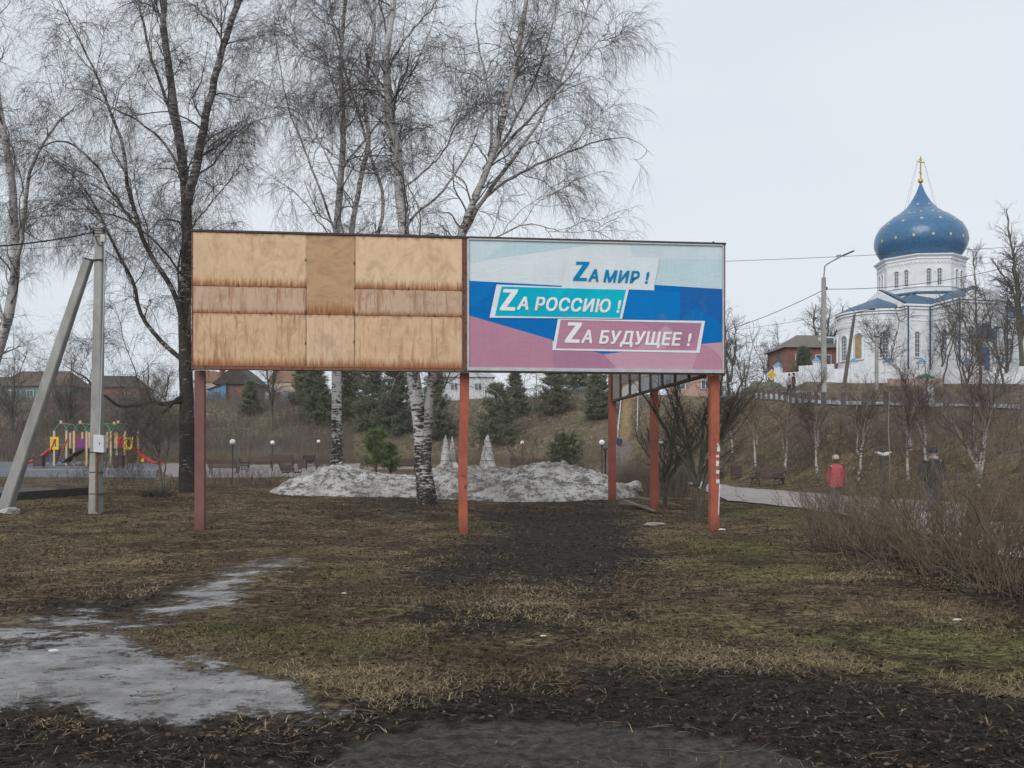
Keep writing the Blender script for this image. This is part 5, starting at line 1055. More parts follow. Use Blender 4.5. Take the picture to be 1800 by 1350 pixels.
# pediments
mb = MB(); M0 = mb.M
mb.M = Matrix.Translation((-5.5, 0, 0)) @ Matrix.Rotation(-math.pi / 2, 4, 'Z'); mb.prism([(-5.6, ze - .2), (5.6, ze - .2), (0.0, zc(21.7))], -.05, .35)
mb.M = Matrix.Translation((0.1, -10.5, 0)); arc = [(2.0 * math.cos(a), ze + 1.0 * math.sin(a)) for a in np.linspace(0, math.pi, 13)]; mb.prism([(2.6, ze - .05), (2.0, ze + .1)] + arc[1:-1] + [(-2.0, ze + .1), (-2.6, ze - .05)], -.12, .3)
mb.M = Matrix.Identity(4); mb.build('pediment', stonel, CH)
mb = MB(); mb.add([(-5.6, -5.7, ze), (5.7, -5.7, ze), (5.7, 5.7, ze), (-5.6, 5.7, ze), (-3.4, -3.4, zc(21)), (3.4, -3.4, zc(21)), (3.4, 3.4, zc(21)), (-3.4, 3.4, zc(21))], [(0, 1, 5, 4), (1, 2, 6, 5), (2, 3, 7, 6), (3, 0, 4, 7), (4, 5, 6, 7)])
mb.add([(-2.75, -10.6, ze + .06), (2.95, -10.6, ze + .06), (2.95, -4, ze + .06), (-2.75, -4, ze + .06), (.1, -9.2, zc(20.9)), (.1, -3.5, zc(20.9))], [(0, 1, 4), (1, 2, 5, 4), (3, 0, 4, 5)])
mb.add([(5.5, -4.9, zc(18.42)), (27.3, -4.9, zc(18.42)), (27.3, 4.9, zc(18.42)), (5.5, 4.9, zc(18.42)), (5.5, 0, zc(20.6)), (27.3, 0, zc(20.6))], [(0, 1, 5, 4), (2, 3, 4, 5), (1, 2, 5)])
mb.add([(-5.6, -5.95, ze + .02), (-5.6, 5.95, ze + .02), (-5.3, 0, zc(21.85)), (-3.4, 0, zc(21.7))], [(0, 3, 2), (2, 3, 1)])
mb.lathe([(aR + .36, zc(19.04)), (aR - 1, zc(19.7)), (.05, zc(20.9))], 32, (-5.5, 0, 0), math.pi / 2, math.pi * 1.5); mb.build('roof', roofb, CH)
# drum
DR = 4.75; of = R(-4) - AL
zb0, zl, zt_ = zc(19.6), zc(21.05), zc(25.25)
oc = lambda r, z: [(r * math.cos(R(22.5 + 45 * k) + of), r * math.sin(R(22.5 + 45 * k) + of), z) for k in range(8)]
DRM = MB(); DRM.lathe([(DR + .25, zb0), (DR + .25, zl - .35), (DR + .05, zl - .1), (DR, zl + .1), (DR, zt_)], 8, off=R(22.5) + of); drum = DRM.build('drum', wallm, CH)
mb = MB(); mb.lathe([(DR, zt_ - .55), (DR + .12, zt_ - .5), (DR + .12, zt_ - .3), (DR + .38, zt_ - .12), (DR + .42, zt_ + .02), (DR + .1, zt_ + .06), (0.01, zt_ + .08)], 8, off=R(22.5) + of); mb.lathe([(DR, zl + .55), (DR + .12, zl + .58), (DR + .12, zl + .7), (DR, zl + .74)], 8, off=R(22.5) + of); mb.build('drum_cornice', stonel, CH)
mb = MB(); mb.lathe([(DR + .1, zl - .06), (DR + .42, zl - .16), (DR + .42, zl - .08), (DR + .02, zl + .1)], 8, off=R(22.5) + of); mb.build('blue_ledge', roofb, CH)
def archpoly(w, z0, z1, n=9): r = w / 2; return [(-r, z0)] + [(r, z0)] + [(r * math.cos(a), z1 - r + r * math.sin(a)) for a in np.linspace(0, math.pi, n)]
def archwin(M, w, z0, z1, par, trim=.13, bars=(1, 4), glass=glassd):
    g_ = MB(); g_.M = M; g_.prism(archpoly(w, z0, z1), -.03, .05); o = g_.build('window', glass, par)
    f = MB(); f.M = M; r = w / 2 + trim; pts = [(r, z0)] + [(r * math.cos(a), z1 - w / 2 + r * math.sin(a)) for a in np.linspace(0, math.pi, 11)] + [(-r, z0)]
    for a, b in zip(pts[:-1], pts[1:]): d = Vector((b[0] - a[0], 0, b[1] - a[1])); f.box(((a[0] + b[0]) / 2, -.06, (a[1] + b[1]) / 2), (d.length + trim * .3, .14, trim), 0, -math.atan2(d.z, d.x))
    f.box((0, -.08, z0 - .05), (w + trim * 2.6, .2, .1)); f.build('window_surround', stonel, o)
    f = MB(); f.M = M; bw = .045 if w < 1 else .06
    for k in range(1, bars[0] + 1): x = -w / 2 + w * k / (bars[0] + 1); f.box((x, -.045, (z0 + z1) / 2 - .04), (bw, .02, z1 - z0 - .1))
    for k in range(1, bars[1] + 1): z = z0 + (z1 - z0 - w * .4) * k / bars[1]; f.box((0, -.046, z), (w - .04, .02, bw))
    f.box((-w / 2 + .03, -.045, (z0 + z1) / 2 - w / 4), (.06, .02, z1 - z0 - w / 2)); f.box((w / 2 - .03, -.045, (z0 + z1) / 2 - w / 4), (.06, .02, z1 - z0 - w / 2)); f.build('window_bars', wfr, o); return o
ap = DR * math.cos(R(22.5)); sidel = 2 * DR * math.sin(R(22.5))
mb = MB(); gl = []
for k in range(8):
    a = R(45 * k) + of; nrm = a + math.pi / 2     # local -y of the window faces outward
    M = Matrix.Translation((ap * math.cos(a), ap * math.sin(a), 0)) @ Matrix.Rotation(nrm, 4, 'Z')
    if math.cos(a + AL - R(-112)) > -.35:
        for s in (-1, 1): archwin(M @ Matrix.Translation((s * .58, 0, 0)), .5, zl + .75, zl + 2.55, CH, .1, (1, 4))
    mb.M = M
    for j in range(9):      # blind arcade under the cornice
        x = -sidel / 2 + sidel * (j + .5) / 9; pts = [(x + .17 * math.cos(q), zt_ - 1.02 + .2 * math.sin(q)) for q in np.linspace(0, math.pi, 7)]
        for p_, q_ in zip(pts[:-1], pts[1:]): d = Vector((q_[0] - p_[0], 0, q_[1] - p_[1])); mb.box(((p_[0] + q_[0]) / 2, -.04, (p_[1] + q_[1]) / 2), (d.length + .02, .08, .06), 0, -math.atan2(d.z, d.x))
    for s in (-1, 1):
        r = .44; pts = [(s * .58 + r * math.cos(q), zl + 2.3 + r * math.sin(q)) for q in np.linspace(0, math.pi, 11)]
        for p_, q_ in zip(pts[:-1], pts[1:]): d = Vector((q_[0] - p_[0], 0, q_[1] - p_[1])); mb.box(((p_[0] + q_[0]) / 2, -.05, (p_[1] + q_[1]) / 2), (d.length + .04, .12, .09), 0, -math.atan2(d.z, d.x))
mb.M = Matrix.Identity(4); mb.build('arcade', stonel, CH)
# dome
DP = [(790, 262), (775, 283), (760, 293), (740, 305), (720, 314), (700, 320), (680, 322), (660, 321), (640, 317), (620, 309), (600, 299), (580, 284), (560, 264), (540, 239), (520, 210), (500, 178), (480, 147), (460, 118), (440, 97), (420, 80), (400, 66), (380, 53), (360, 41), (342, 31), (320, 22), (300, 14), (282, 7)]
mpx = 1 / (3.857 * F / 115.); pr = []
for Yz, r_ in DP: yy = 250 + Yz / 3.857; pr.append((r_ * mpx / 1.075, zc(Zp(yy, 115)) + .0))
z0 = pr[0][1]; pr = [(pr[0][0] * .98, zt_ + .0)] + pr
mb = MB(); mb.smooth = True; mb.lathe(pr, 64); dome = mb.build('dome', domem, CH)
mb = MB(); zz = zc(Zp(250 + 344 / 3.857, 115)); mb.lathe([(.42, zz - .06), (.52, zz), (.42, zz + .07)], 24); mb.build('dome_ring', gold, dome)
def rz_(z): zs = [b for a, b in pr]; return float(np.interp(z, zs, [a for a, b in pr]))
starm = mat('star_gold', (.66, .58, .38), (.52, .42, .25), 5, .5)
for Yz, n, o0, s in [(442, 8, 0, .16), (512, 16, .2, .17), (520, 8, .0, .12), (575, 14, .1, .2), (688, 16, .05, .19)]:
    z = zc(Zp(250 + Yz / 3.857, 115)); r = rz_(z); sl_ = math.atan2(rz_(z - .1) - rz_(z + .1), .2)
    for k in range(n):
        a = o0 + 2 * math.pi * k / n; M = Matrix.Rotation(a, 4, 'Z') @ Matrix.Translation((r + .01, 0, z)) @ Matrix.Rotation(-sl_, 4, 'Y') @ Matrix.Rotation(math.pi / 2, 4, 'Z')
        m2 = MB(); m2.M = M; m2.prism([((s if j % 2 == 0 else s * .55) * math.cos(j * math.pi / 8 + .2), (s if j % 2 == 0 else s * .55) * math.sin(j * math.pi / 8 + .2)) for j in range(16)], -.04, .03); m2.build('star', starm, dome)
zbll = zc(Zp(250 + 262 / 3.857, 115)); mb = MB(); mb.smooth = True; mb.lathe([(.001, zbll - .3)] + [(.3 * math.sin(a), zbll - .3 * math.cos(a)) for a in np.linspace(.15, 3, 11)], 18); mb.tube([(0, 0, zbll - .5), (0, 0, zbll - .25)], .1, 8); mb.build('ball', gold, CH)
zt2 = zc(Zp(250 + 98 / 3.857, 115)); mb = MB(); mb.M = Matrix.Rotation(R(10), 4, 'Z'); mb.box((0, 0, (zbll + zt2) / 2), (.13, .1, zt2 - zbll)); mb.box((0, 0, zt2 - .35), (1.0 * .4, .1, .1)); mb.box((0, 0, zt2 - .62), (1.05, .09, .12)); mb.box((0, 0, zt2 - 1.9), (.45, .09, .1), 0, R(28)); mb.M = Matrix.Identity(4); mb.build('cross', gold, CH)
mb = MB()
for a in (R(10), R(190), R(100), R(280)): mb.tube([(.5 * math.cos(a), .5 * math.sin(a), zt2 - .65), (2.9 * math.cos(a), 2.9 * math.sin(a), zc(29.6))], .012, 4)
mb.build('stay_wire', mat('thin_steel', (.2, .2, .22)), CH)
# body windows
def face(x, y, deg): return Matrix.Translation((x, y, 0)) @ Matrix.Rotation(R(deg), 4, 'Z')
w0, w1 = zc(13.6), zc(16.3)
for th in (-114, -145, -176, -207): a = R(th); archwin(Matrix.Translation((-5.5 + aR * math.cos(a), aR * math.sin(a), 0)) @ Matrix.Rotation(a + math.pi / 2, 4, 'Z'), .98, w0, w1, CH, .16, (2, 6)) if th != -145 else None
a = R(-150); o = archwin(Matrix.Translation((-5.5 + aR * math.cos(a), aR * math.sin(a), 0)) @ Matrix.Rotation(a + math.pi / 2, 4, 'Z'), .85, w0, w1, CH, .2, (0, 0), mat('icon_paint', (.35, .28, .14), (.12, .16, .22), 2.2, .6, c3=(.3, .2, .1)))
archwin(face(-4.2, -5.5, 0), .62, w0, w1, CH, .12, (1, 5)); archwin(face(-1.3, -10.5, 0), .62, w0 - .2, w1, CH, .12, (1, 5)); archwin(face(1.6, -10.5, 0), .62, w0 - .2, w1, CH, .12, (1, 5)); archwin(face(-2.5, -8, -90), .7, w0, w1, CH, .12, (1, 5))
for x in (8, 11.5, 15, 18.5, 22): archwin(face(x, -4.6, 0), .8, w0, w1 - .3, CH, .14, (1, 5))
m = MB(); m.prism([(-.75 + .15, 0.0), (.75 + .15, 0.0), (.9, 3.6), (-.6, 3.6)], -10.62, -10.5); m.build('door', roofb, CH)
m = MB(); m.prism([(-1.1, 4.6), (1.4, 4.6), (.15, 6.1)], -11.3, -10.5); m.build('porch_roof', roofb, CH)
mb = MB()
for x, y in ((-5.42, -5.75), (-2.75, -5.75), (-2.75, -10.75), (2.9, -10.75), (5.7, -5.8)): mb.tube([(x, y, 0), (x, y, ze - .5), (x, y + .12, ze - .1)], .085, 8)
mb.build('downpipe', pipe_m, CH)
# white wall around the churchyard
whitew = mat('whitewashed_wall', (.7, .72, .75), (.5, .51, .53), 2.2, .9, .2, pos=(.35, .85)); wl = [(1368, 101), (1405, 99.5), (1436, 98.5), (1466, 97.5), (1500, 96.5), (1560, 96), (1620, 95.5), (1700, 95), (1790, 94.5), (1900, 94)]
base0 = gcol(1368, 101); FW = thing('churchyard_wall', 'white stepped wall with blue-capped pillars below the church', 'wall', base0); mb = MB(); caps = []; pil = []
pts = []
for (a, da), (b, db) in zip(wl[:-1], wl[1:]):
    A = Vector(C2(a, da)); B_ = Vector(C2(b, db)); n = max(1, round((B_ - A).length / 1.75))
    for k in range(n): pts.append(A.lerp(B_, k / n))
for i in range(len(pts) - 1):
    a, b = pts[i], pts[i + 1]; z = min(max(hz(a.x, a.y), hz(b.x, b.y)), 13) ; d_ = b - a; c = (a + b) / 2; an = math.atan2(d_.y, d_.x); step = .25 * (i % 2)
    hh = 1.3 + .35 * ((i % 4) in (1, 2)); mb.box((c.x - base0.x, c.y - base0.y, z - base0.z + hh / 2 - 1.0), (d_.length + .02, .3, hh + 2.0), an)
    if i % 2 == 0: caps.append((a, z, an))
mb.build('wall_panel', whitew, FW)
for a, z, an in caps:
    x, y, zz_ = a.x - base0.x, a.y - base0.y, z - base0.z; m = MB(); m.box((x, y, zz_ + .3), (.62, .62, 4.3 - 1), an); m.box((x, y, zz_ + 1.98), (.74, .74, .1), an); pl = m.build('pillar', whitew, FW)
    m = MB(); m.M = Matrix.Translation((x, y, zz_ + 2.03)) @ Matrix.Rotation(an, 4, 'Z'); q = .42; m.add([(-q, -q, 0), (q, -q, 0), (q, q, 0), (-q, q, 0), (0, 0, .42)], [(0, 1, 4), (1, 2, 4), (2, 3, 4), (3, 0, 4), (3, 2, 1, 0)]); m.build('cap', mat('cap_blue', (.12, .3, .5)) if 'capb' not in globals() else capb, pl)
    capb = bpy.data.materials['cap_blue']
# ------------------------------------------------------------------ houses
def brickw(name, c): return brick_mat(name, c, tuple(x * .8 for x in c), (.3, .27, .25), .26, .09)
rb = brickw('red_brick', (.27, .12, .085)); roof_o = mat('olive_roof', (.19, .18, .14), (.13, .12, .1), 2, .85, stretch=(4, 1, 1)); roof_d = mat('dark_slate_roof', (.085, .075, .068), (.05, .045, .042), 2, .85)
def house(name, label, c, rz, L_, W_, hw, hr, wm, rm, hip=0, wins=(), base=-1.5, overh=.4, dormer=False, chim=None, gable_m=None):
    t = thing(name, label, 'house', c, rz); m = MB(); m.b2((-L_ / 2, -W_ / 2, base), (L_ / 2, W_ / 2, hw)); m.build('wall', wm, t)
    x, y = L_ / 2 + overh, W_ / 2 + overh; rx = x - hip; m = MB(); m.add([(-x, -y, hw + .01), (x, -y, hw + .01), (x, y, hw + .01), (-x, y, hw + .01), (-rx, 0, hw + hr), (rx, 0, hw + hr)], [(0, 1, 5, 4), (2, 3, 4, 5), (1, 2, 5), (3, 0, 4), (3, 2, 1, 0)]); rf = m.build('roof', rm, t)
    if not hip and gable_m:
        m = MB(); 
        for s in (-1, 1): m.add([(s * (L_ / 2 + .42), -W_ / 2 - .2, hw + .05), (s * (L_ / 2 + .42), W_ / 2 + .2, hw + .05), (s * (L_ / 2 + .42), 0, hw + hr - .15)], [(0, 1, 2)])
        m.build('gable', gable_m, t)
    if chim: m = MB(); m.box((chim, 0, hw + hr), (.6, .6, 1.3)); m.box((chim, 0, hw + hr + .68), (.72, .72, .12)); m.build('chimney', rb, rf)
    if dormer: m = MB(); m.box((dormer, -W_ / 4 - .2, hw + hr * .5), (1.6, 1.4, 1.0)); m.build('dormer', wfr, rf); m = MB(); m.box((dormer, -W_ / 4 - .92, hw + hr * .5), (1.2, .06, .6)); m.build('window', glassd, rf)
    for side, pos, z, w, h in wins:
        m = MB()
        if side == 'f': m.box((pos, -W_ / 2 - .02, z), (w, .08, h))
        else: m.box((-L_ / 2 - .02 if side == 'l' else L_ / 2 + .02, pos, z), (.08, w, h))
        o = m.build('window', glassd, t); m = MB()
        for q in (-1, 0, 1):
            if side == 'f': m.box((pos + q * w / 2, -W_ / 2 - .07, z), (.09, .06, h + .1))
            else: m.box(((-1 if side == 'l' else 1) * (L_ / 2 + .07), pos + q * w / 2, z), (.06, .09, h + .1))
        for q in (-1, 1):
            if side == 'f': m.box((pos, -W_ / 2 - .068, z + q * h / 2), (w, .06, .09))
            else: m.box(((-1 if side == 'l' else 1) * (L_ / 2 + .068), pos, z + q * h / 2), (.06, w, .09))
        m.build('frame', wfr, o)
    return t
g = gcol(1424, 124); g.z = Zp(650, 124) - .8
house('brick_building', 'low red-brick building with olive hipped roof left of the church', g, R(4), 8.4, 7, 3.1, 2.0, rb, roof_o, 3.0, [('f', -2.2, 1.6, 1.9, 1.3), ('f', .3, 1.6, 1.9, 1.3), ('f', 2.9, 1.6, 1.5, 1.3)], -4, .5, dormer=1.3)
g = gcol(427, 147); g.z = Zp(704, 145); grayw = mat('grey_plank_wall', (.3, .3, .3), (.22, .22, .22), 3, stretch=(4, 1, 1))
house('village_house', 'brown-gabled brick house with dark roof at the top of the bank', g, R(90), 8, 5.6, 2.2, 2.7, rb, roof_d, 0, [], -1, .5, gable_m=mat('brown_gable_boards', (.09, .07, .06), (.06, .05, .045), 3, stretch=(5, 5, 1)))
gw = mat('blue_shed_paint', (.16, .32, .5), (.12, .25, .42), 3); g2 = gcol(388, 144); g2.z = Zp(704, 143)
t = thing('shed', 'small blue lean-to shed beside the brown-gabled house', 'shed', g2); m = MB(); m.prism([(-1.3, -1), (1.2, -1), (1.2, 2.4), (-1.3, 1.5)], -1.5, 1.5); m.build('wall', gw, t); m = MB(); m.prism([(-1.5, 1.45), (1.3, 2.45), (1.3, 2.57), (-1.5, 1.57)], -1.8, 1.8); m.build('roof', roof_d, t); m = MB(); m.box((-.2, -1.54, .8), (1.1, .06, .8)); m.build('window', glassd, t)
orr = mat('orange_roof', (.30, .17, .11), (.24, .14, .09), 3); beige = mat('beige_wall', (.5, .42, .34), (.44, .37, .3), 2)
for px, dd, yb, w, lab, hr in [(515, 175, 697, 5, 'distant house with orange roof right of the dark gable', 3.4), (385, 170, 697, 5, 'distant orange-roofed house left of the dark gable', 2.0)]:
    g = gcol(px, dd); g.z = Zp(yb, dd); house('village_house', lab, g, R(70), 7, w, 2.2, hr, beige, orr, 0, [], -3, .3, chim=1.0)
teal = mat('teal_boards', (.16, .24, .23), (.12, .19, .19), 3, stretch=(5, 1, 1)); g = gcol(80, 146); g.z = Zp(707, 145)
house('village_house', 'long low house with teal walls and brown roof at the far left', g, R(-4), 11, 6, 2.2, 2.4, teal, mat('brown_roof', (.14, .1, .08), (.1, .075, .06), 2), 2.2, [('f', -3.5, 1.1, 1, 1), ('f', -.6, 1.1, 1, 1), ('f', 2.6, 1.1, 1, 1)], -1.5)
g = gcol(8, 150); g.z = Zp(700, 150); house('village_house', 'grey shed-roofed house at the left edge', g, 0, 5, 5, 1.9, 1.3, grayw, roof_d, 0, [('f', 0, 1, 1, .8)], -1.5)
g = gcol(210, 152); g.z = Zp(712, 150); house('village_house', 'brick house behind the concrete pole and left birch', g, R(8), 8, 6, 2.6, 2.0, rb, roof_d, 2, [('f', -2, 1.2, 1.1, 1.1), ('f', 2, 1.2, 1.1, 1.1)], -1.5)
whh = mat('pale_render', (.6, .62, .64), (.5, .52, .54), 2); g = gcol(818, 170); g.z = Zp(697, 170); house('village_house', 'white building seen past the middle red post', g, R(5), 9, 7, 3, 2.4, whh, mat('grey_metal_roof', (.4, .42, .44), (.33, .35, .37), 2), 2, [('f', -2, 1.4, 1.2, 1.2), ('f', 2, 1.4, 1.2, 1.2)], -2)
g = gcol(1222, 135); g.z = Zp(700, 135); house('village_house', 'red and pale building beyond the side board', g, R(-15), 7, 6, 3.2, 2.4, mat('pale_brick', (.45, .3, .25), (.4, .26, .22), 2), orr, 0, [('f', -1.6, 1.6, 1.1, 1.2), ('f', 1.6, 1.6, 1.1, 1.2)], -3, .3)
# fence of coloured sheets beside the house
p = gcol(485, 143); t = thing('sheet_fence', 'low fence of pale blue and rusty sheets right of the brown-gabled house', 'fence', (p.x, p.y, Zp(703, 143))); cols = [whh, gw, grayw, rust, mat('blue_grey_sheet', (.3, .38, .46))]
for k in range(9): m = MB(); m.b2((-1.6 + k * .75, 0, -.5), (-1.6 + k * .75 + .73, .05, 1.15 - .05 * (k % 2))); m.build('fence_sheet', cols[[0, 2, 3, 4, 1, 4, 4, 2, 4][k]], t)
p = gcol(975, 140); t = thing('rail_fence', 'low dark railing on top of the bank under the poster', 'fence', (p.x, p.y, p.z - .1)); m = MB()
for k in range(14): m.box((-2 + k * .6, 0, .5), (.1, .1, 1.0))
m.build('fence_posts', roof_d, t); m = MB(); m.box((1.9, 0, .9), (8, .05, .08)); m.box((1.9, 0, .5), (8, .05, .08)); m.build('rail', roof_d, t)
p = gcol(943, 133); t = thing('info_sign', 'small white sign on a pole atop the bank under the poster', 'sign', p); m = MB(); m.tube([(0, 0, 0), (0, 0, 3.6)], .05, 6); m.build('pole', dkgreen, t); m = MB(); m.box((.1, -.06, 2.0), (.8, .04, .65)); m.build('panel', whh, t)
# car parked on top of the bank
p = gcol(1030, 141); p.z += .05; t = thing('parked_car', 'dark parked car half hidden at the top of the bank under the poster', 'car', p, R(8)); carm = mat('dark_car_paint', (.03, .035, .05), rough=.25, spec=.6)
m = MB(); m.smooth = False; m.prism([(-2.1, .3), (2.1, .3), (2.15, .75), (1.3, .9), (.75, 1.38), (-1.0, 1.42), (-1.7, .95), (-2.12, .85)], -.85, .85); m.build('body', carm, t, bevel=.05); m = MB(); m.prism([(-1.45, .95), (1.05, .93), (.68, 1.32), (-.95, 1.35)], -.87, .87); m.build('windows', glassd, t)
for x in (-1.3, 1.3):
    for y in (-.78, .78): m = MB(); m.tube([(x, y - .11, .32), (x, y + .11, .32)], .32, 14); m.build('wheel', blackst, t)
# ------------------------------------------------------------------ roadside
ld = 64.; pb2 = gcol(1448, ld); t = thing('street_light', 'tall concrete street light with angled steel arm above the road', 'street light', pb2); zt1 = Zp(490, ld) - pb2.z; a_ = lambda px, py: Vector(((px - 1448) / F * ld, 0, Zp(py, ld) - pb2.z))
mb = MB(); taper(mb, (0, 0, -.5), (0, 0, zt1), .33, .24); mb.build('pole', conc, t); mb = MB(); mb.tube([a_(1448, 506), a_(1448, 488)], .14, 10); mb.tube([a_(1448, 488), a_(1450, 468), a_(1454, 464), a_(1482, 449)], .045, 8); mb.tube([a_(1452, 466), a_(1474, 452), a_(1485, 447)], .03, 6); mb.tube([a_(1470, 450), a_(1478, 448)], .04, 6); mb.build('arm', mat('galvanised_steel', (.3, .31, .32), (.22, .23, .24), 3, .5, metal=.4), t)
mb = MB(); q0, q1 = a_(1480, 450), a_(1501, 441); dv = q1 - q0; mb.box((q0 + q1) / 2, (dv.length, .22, .1), 0, -math.atan2(dv.z, dv.x)); mb.build('lamp_head', dkgreen, t, bevel=.03)
mb = MB(); mb.tube([a_(1448, 508), a_(1453, 508)], .04, 6); mb.box(a_(1453, 507), (.1, .1, .2)); mb.build('insulator', blackst, t)
ld = 88.; p = P(1482, 690, ld); t = thing('old_light_pole', 'old leaning wooden light pole in front of the church apse', 'street light', p); a_ = lambda px, py: Vector(((px - 1482) / F * ld, 0, Zp(py, ld) - p.z)); oldw = mat('old_pole_wood', (.13, .115, .1), (.08, .07, .06), 4)
mb = MB(); mb.tube([a_(1480, 705), a_(1502, 553)], [.2, .12], 10); mb.build('pole', oldw, t); mb = MB(); mb.tube([a_(1502, 555), a_(1505, 549), a_(1520, 546), a_(1530, 544)], .035, 6); mb.tube([a_(1503, 549), a_(1489, 538)], .03, 6); mb.build('arm', dkgreen, t); mb = MB(); mb.box(a_(1533, 544), (.5, .2, .1)); mb.build('lamp_head', blackst, t)
mb = MB()
for y in (562, 567, 573, 578, 583): mb.tube([a_(1500 - (y - 555) * .14 - 3, y), a_(1500 - (y - 555) * .14 + 4, y)], .03, 5)
mb.build('insulator', blackst, t)
p = P(1541, 697, 86); p.z = hz(p.x, p.y); t = thing('concrete_prop_pole', 'short pale concrete pole in front of the church apse window', 'pole', p); mb = MB(); taper(mb, (0, 0, -.3), (0, 0, Zp(586, 86) - p.z), .3, .22); mb.build('post', conc, t); mb = MB(); mb.box((0, 0, Zp(592, 86) - p.z), (.34, .34, .08)); mb.build('band', blackst, t)
for lab, a, b, r, s in [('highest thin wire crossing behind the dome', P(1150, 463, 90), P(2000, 418, 96), .022, .3), ('wire from the street light to the lower left', P(1449, 509, 64), P(1100, 602, 100), .022, 1.2), ('wire from the street light rightward across the church drum', P(1450, 508, 64), P(1950, 412, 60), .02, .9), ('faint low wire left of the street light', P(1150, 593, 110), P(1449, 556, 120), .018, .3), ('faintest wire low over the skyline beside the right board', P(1200, 672, 130), P(1440, 668, 130), .018, .2)]:
    wire('overhead_wire', lab, (a, b), r, s, 24, 'overhead wires at the right')
# yellow road sign
p = gcol(1356, 96); t = thing('road_sign', 'yellow diamond road sign left of the red-brick building', 'sign', p); H_ = Zp(659, 96) - p.z; m = MB(); m.tube([(0, 0, -.2), (0, 0, H_ + .3)], .04, 6); m.build('pole', dkgreen, t)
m = MB(); m.prism([(-.55, H_), (0, H_ - .55), (.55, H_), (0, H_ + .55)], -.08, -.05); m.build('panel', whh, t); m = MB(); m.prism([(-.42, H_), (0, H_ - .42), (.42, H_), (0, H_ + .42)], -.1, -.082); m.build('yellow_diamond', mat('sign_yellow', (.7, .42, .03)), t)
p = gcol(1633, 62.5); mb = MB(); mb.lathe([(0, -.2), (.3, -.2), (.32, .9), (.2, 1.25), (0, 1.3)], 12); o = mb.build('white_marker', whh); o.location = p; tag(o, 'small white marker stone beside the road under the church', 'marker')
# posts along the road edge
gm = mat('guard_post_brown', (.16, .13, .12), (.1, .085, .08), 4); k = 0; mb = MB(); mb.box((0, 0, .33), (.34, .14, .85)); mb.box((0, 0, .78), (.38, .18, .06)); gpo = mb.build('guard_post', gm); tag(gpo, 'squat grey-brown guard post in the row along the near road edge', 'post', 'guard posts along the road')
frst = True; prev = None
for (a, da, db), (b, ea, eb) in zip(ROAD[1:-1], ROAD[2:]):
    A = Vector(C2(a, db - .3)); B_ = Vector(C2(b, eb - .3)); n = int((B_ - A).length / 1.7)
    for q in range(n):
        c = A.lerp(B_, q / n)
        if c.x / c.y * F + 900 > 1850: break
        o = gpo if frst else gpo.copy()
        if not frst: COL.objects.link(o)
        frst = False; relabel(o, ORD[k] + ' from the left of the squat guard posts along the near road edge'); o.location = on(c.x, c.y); o.rotation_euler = (0, 0, math.atan2((B_ - A).y, (B_ - A).x)); k += 1
# pinkish low hoarding by the church
p = gcol(1600, 80); t = thing('low_hoarding', 'low pinkish board strip with a green cover below the church', 'hoarding', (p.x, p.y, Zp(668, 80))); m = MB(); m.b2((-1.8, 0, -.45), (2.6, .1, .12)); m.build('boards', mat('pink_boards', (.42, .30, .25)), t); m = MB(); m.prism([(.5, .12), (2.3, .12), (1.4, .55)], .2, 1.4); m.build('green_cover', mat('green_tarp', (.04, .2, .12)), t)
lump('evergreen_hedge', 'dark rounded evergreen mass by the road left of the white wall', 'shrub', gcol(1345, 100) + Vector((0, 0, .3)), 1.1, pine_dark, 9, (1.9, 1, .9))
# ------------------------------------------------------------------ brush on the bank (uncountable)
def strands(name, label, cat, X, Y, h, w, mt, rng, K=4, lean=.25, attrs=None, dz=-.03):
    n = len(X); Z = hgt(X, Y) + dz; P0 = np.stack([X, Y, Z], -1); D = np.stack([rng.randn(n) * lean, rng.randn(n) * lean, np.ones(n)], -1); out = np.empty((n, K, 3)); out[:, 0] = P0
    for k in range(1, K): D = D + rng.randn(n, 3) * .12; D /= np.linalg.norm(D, axis=1, keepdims=True); out[:, k] = out[:, k - 1] + D * (h / (K - 1))[:, None]
    V, Q = tubes([(out, np.repeat(w[:, None], K, 1) * np.linspace(1, .35, K)[None])], [3]); o = link(name, fastmesh(name, V, Q), mt); return tag(o, label, cat, kind='stuff')
rng = np.random.RandomState(77)
def bankpts(n, lo, hi, c0, c1, clump=.3):
    d_ = lo + (hi - lo) * rng.rand(n * 3); c = c0 + (c1 - c0) * rng.rand(n * 3); x = (c - 900) / F * d_; m = (fbm(x, d_, clump, 3, 2) + .25 * rng.rand(n * 3)) > .03; return x[m][:n], d_[m][:n]
x, y = bankpts(14000, 98, 150, -250, 620, .12); strands('bank_brush', 'dark purplish thicket patches on the left bank', 'brushwood', x, y, 1.2 + 1.6 * rng.rand(len(x)), .012 + .012 * rng.rand(len(x)), mat('dark_brush', (.085, .068, .062), (.15, .12, .105), 2), rng)
x, y = bankpts(34000, 98, 150, -250, 620); strands('bank_brush', 'grey-brown brushwood covering the left bank', 'brushwood', x, y, (.3 + 1.6 * rng.rand(len(x))) * np.clip(.6 + 3.2 * fbm(x, y, .25, 3, 1), .2, 1.6), .012 + .012 * rng.rand(len(x)), twigr, rng)
x, y = bankpts(12000, 100, 140, 560, 1120); strands('bank_grass', 'dry stalks on the middle of the bank', 'dry stalks', x, y, .3 + .8 * rng.rand(len(x)), .012 + .010 * rng.rand(len(x)), mat('dry_stalk', (.2, .17, .12), (.14, .11, .08), 2), rng)
